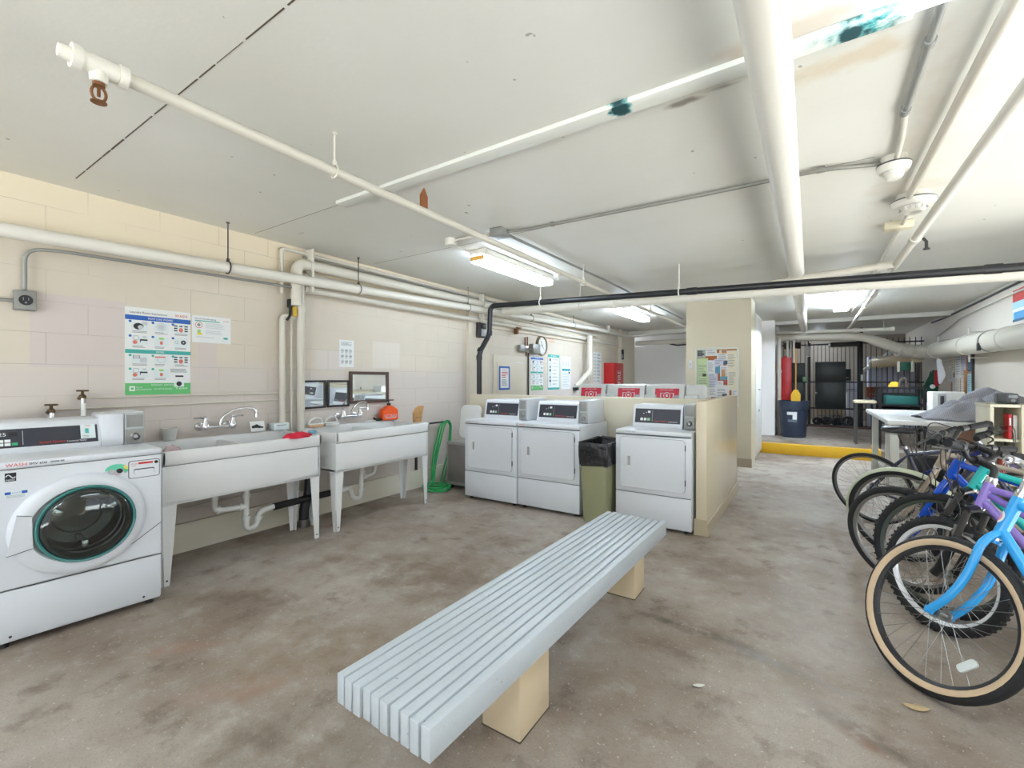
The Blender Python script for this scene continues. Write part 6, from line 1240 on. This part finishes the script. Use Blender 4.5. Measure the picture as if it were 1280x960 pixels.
    # crank, chain, pedals
    b = B(); b.lathe([(.085, -.052), (.09, -.05), (.09, -.047), (.07, -.046), (.066, -.05)], bb, (0, 1, 0), 40, True)
    for k in range(5): a = 2*PI*k/5; b.tube([bb+V((0, -.05, 0)), bb+V((.075*math.cos(a), -.049, .075*math.sin(a)))], .006, 6)
    b.tube([bb+V((0, -.058, 0)), bb+V((-.12, -.066, -.11))], .009, 8); b.tube([bb+V((0, .05, 0)), bb+V((.12, .062, .11))], .009, 8); b.xf(FF); ck = b.obj('crankset', DKSTEEL, t, local=True)
    for s, c in ((-1, bb+V((-.12, -.12, -.11))), (1, bb+V((.12, .115, .11)))):
        b = B(); b.box(c, (.085, .09, .024), None, .006); b.cyl(c, c+V((0, -s*.06, 0)), .006, None, 8); b.xf(FF); b.obj('pedal', BLACK, ck, local=True)
    b = B(); b.tube([bb+V((0, -.049, .089)), rear+V((0, -.049, .035)), rear+V((.035, -.049, 0)), rear+V((0, -.049, -.035)), bb+V((0, -.049, -.089))], .0035, 6); b.lathe([(0, -.052), (.036, -.052), (.036, -.046), (0, -.046)], rear, (0, 1, 0), 24); b.xf(FF); b.obj('chain', DKSTEEL, t, local=True)
    if fender:
        b = B(); R2 = r+.012
        for (c, M, a0, a1) in ((hub, SF, -.15, 1.15),):
            prof = [(-.032, -.018), (-.024, -.004), (0, .003), (.024, -.004), (.032, -.018)]; n = 30; rings = []
            for i in range(n+1):
                a = PI*(.02+1.02*i/n); rings.append([c+V((math.cos(a)*(R2+p[1]), p[0], math.sin(a)*(R2+p[1]))) for p in prof]+[c+V((math.cos(a)*(R2+p[1]-.003), p[0]*.96, math.sin(a)*(R2+p[1]-.003))) for p in prof[::-1]])
            loft(b, rings, True, True)
            b.xf(M)
        b.obj('fender', fender, w, local=True, smooth=50)
    return t

GRIP = mat('grip_rubber', (20, 20, 21), .8)
CREAM = mat('tyre_cream', (206, 180, 148), .6, var=.08, vscale=30); WHITER = mat('rim_white', (226, 228, 230), .3, .3)
bike('sky blue cruiser bicycle with a cream walled front tyre, nearest the viewer', (.374, 2.566, 0), math.radians(-50.3), math.radians(-20.9), .335, .054, 0, (42, 158, 226), 'cruiser', bars='none', stemc=CHROME, rim=mat('rim_black', (38, 38, 40), .4), wall=CREAM, reflector=True, emblem=True, tread=False, hang=81, off_=.048, crw=.366, hl=.185, wb=1.12)
bike('purple framed bicycle with a white rimmed knobby tyre and black suspension fork', (.55, 3.215, 0), math.radians(-46), math.radians(-9.5), .297, .052, math.radians(4), (140, 116, 198), 'shock', (26, 26, 28), WHITER, bars='riser', second=(126, 104, 186), hang=77, off_=.028, crw=.38, hl=.13, wb=1.02)
bike('teal framed bicycle whose black fork carries white letters', (.585, 3.44, 0), math.radians(-37), math.radians(-7), .338, .05, math.radians(8), (32, 190, 182), 'shock', (26, 26, 28), mat('rim_dark', (64, 72, 62), .4), bars='flat', forktext='CLS', hang=67, off_=-.045, crw=.385, hl=.14)
bike('royal blue bicycle with blue unicrown fork and silver rims', (.517, 3.745, 0), math.radians(-33), math.radians(7.4), .33, .046, math.radians(6), (24, 84, 200), 'rigid', None, STEEL, bars='riser', tread=False, hang=65, off_=.03, crw=.47, hl=.125)
bike('bicycle with a pale green front fender and tan fork, behind the royal blue one', (.57, 4.35, 0), math.radians(-24), math.radians(5), .335, .046, math.radians(8), (150, 136, 120), 'rigid', None, STEEL, bars='flat', fender=mat('fender_green', (184, 190, 164), .4), tread=False, hang=68)
bike('dark blue thin tyred bicycle with black saddle, parked tail outward', (.502, 5.33, 0), math.radians(-31), math.radians(12), .335, .03, math.radians(-12), (58, 60, 78), 'rigid', None, mat('rim_silver', (130, 132, 134), .35, .8), bars='flat', reverse=True, seatz=.88, second=(40, 52, 120), tread=False, sx=.13, stz=.74, wb=1.0)

# ---------------------------------------------------------------- light, camera
w = bpy.data.worlds.new('World'); SC.world = w; w.use_nodes = True
w.node_tree.nodes['Background'].inputs[0].default_value = (.82, .9, 1, 1); w.node_tree.nodes['Background'].inputs[1].default_value = SKY
sun = bpy.data.lights.new('Sun', 'SUN'); sun.energy = SUN; sun.angle = .05; sun.color = (.92, .97, 1); so_ = bpy.data.objects.new('Sun', sun); COL.objects.link(so_); so_.rotation_euler = (math.radians(-14), math.radians(10), 0)
cam = bpy.data.cameras.new('Camera'); co = bpy.data.objects.new('Camera', cam); COL.objects.link(co)
cam.sensor_fit = 'HORIZONTAL'; cam.sensor_width = 36; cam.lens = 564/1280*36; cam.clip_start = .05; cam.clip_end = 100
cam.shift_y = -5/1280
co.location = (0, 0, 1.32); co.rotation_euler = (PI/2, 0, math.radians(33.4786)); SC.camera = co
vs = SC.view_settings; vs.view_transform = 'Standard'; vs.look = 'None'; vs.gamma = 1; vs.use_curve_mapping = False; vs.exposure = EXPO
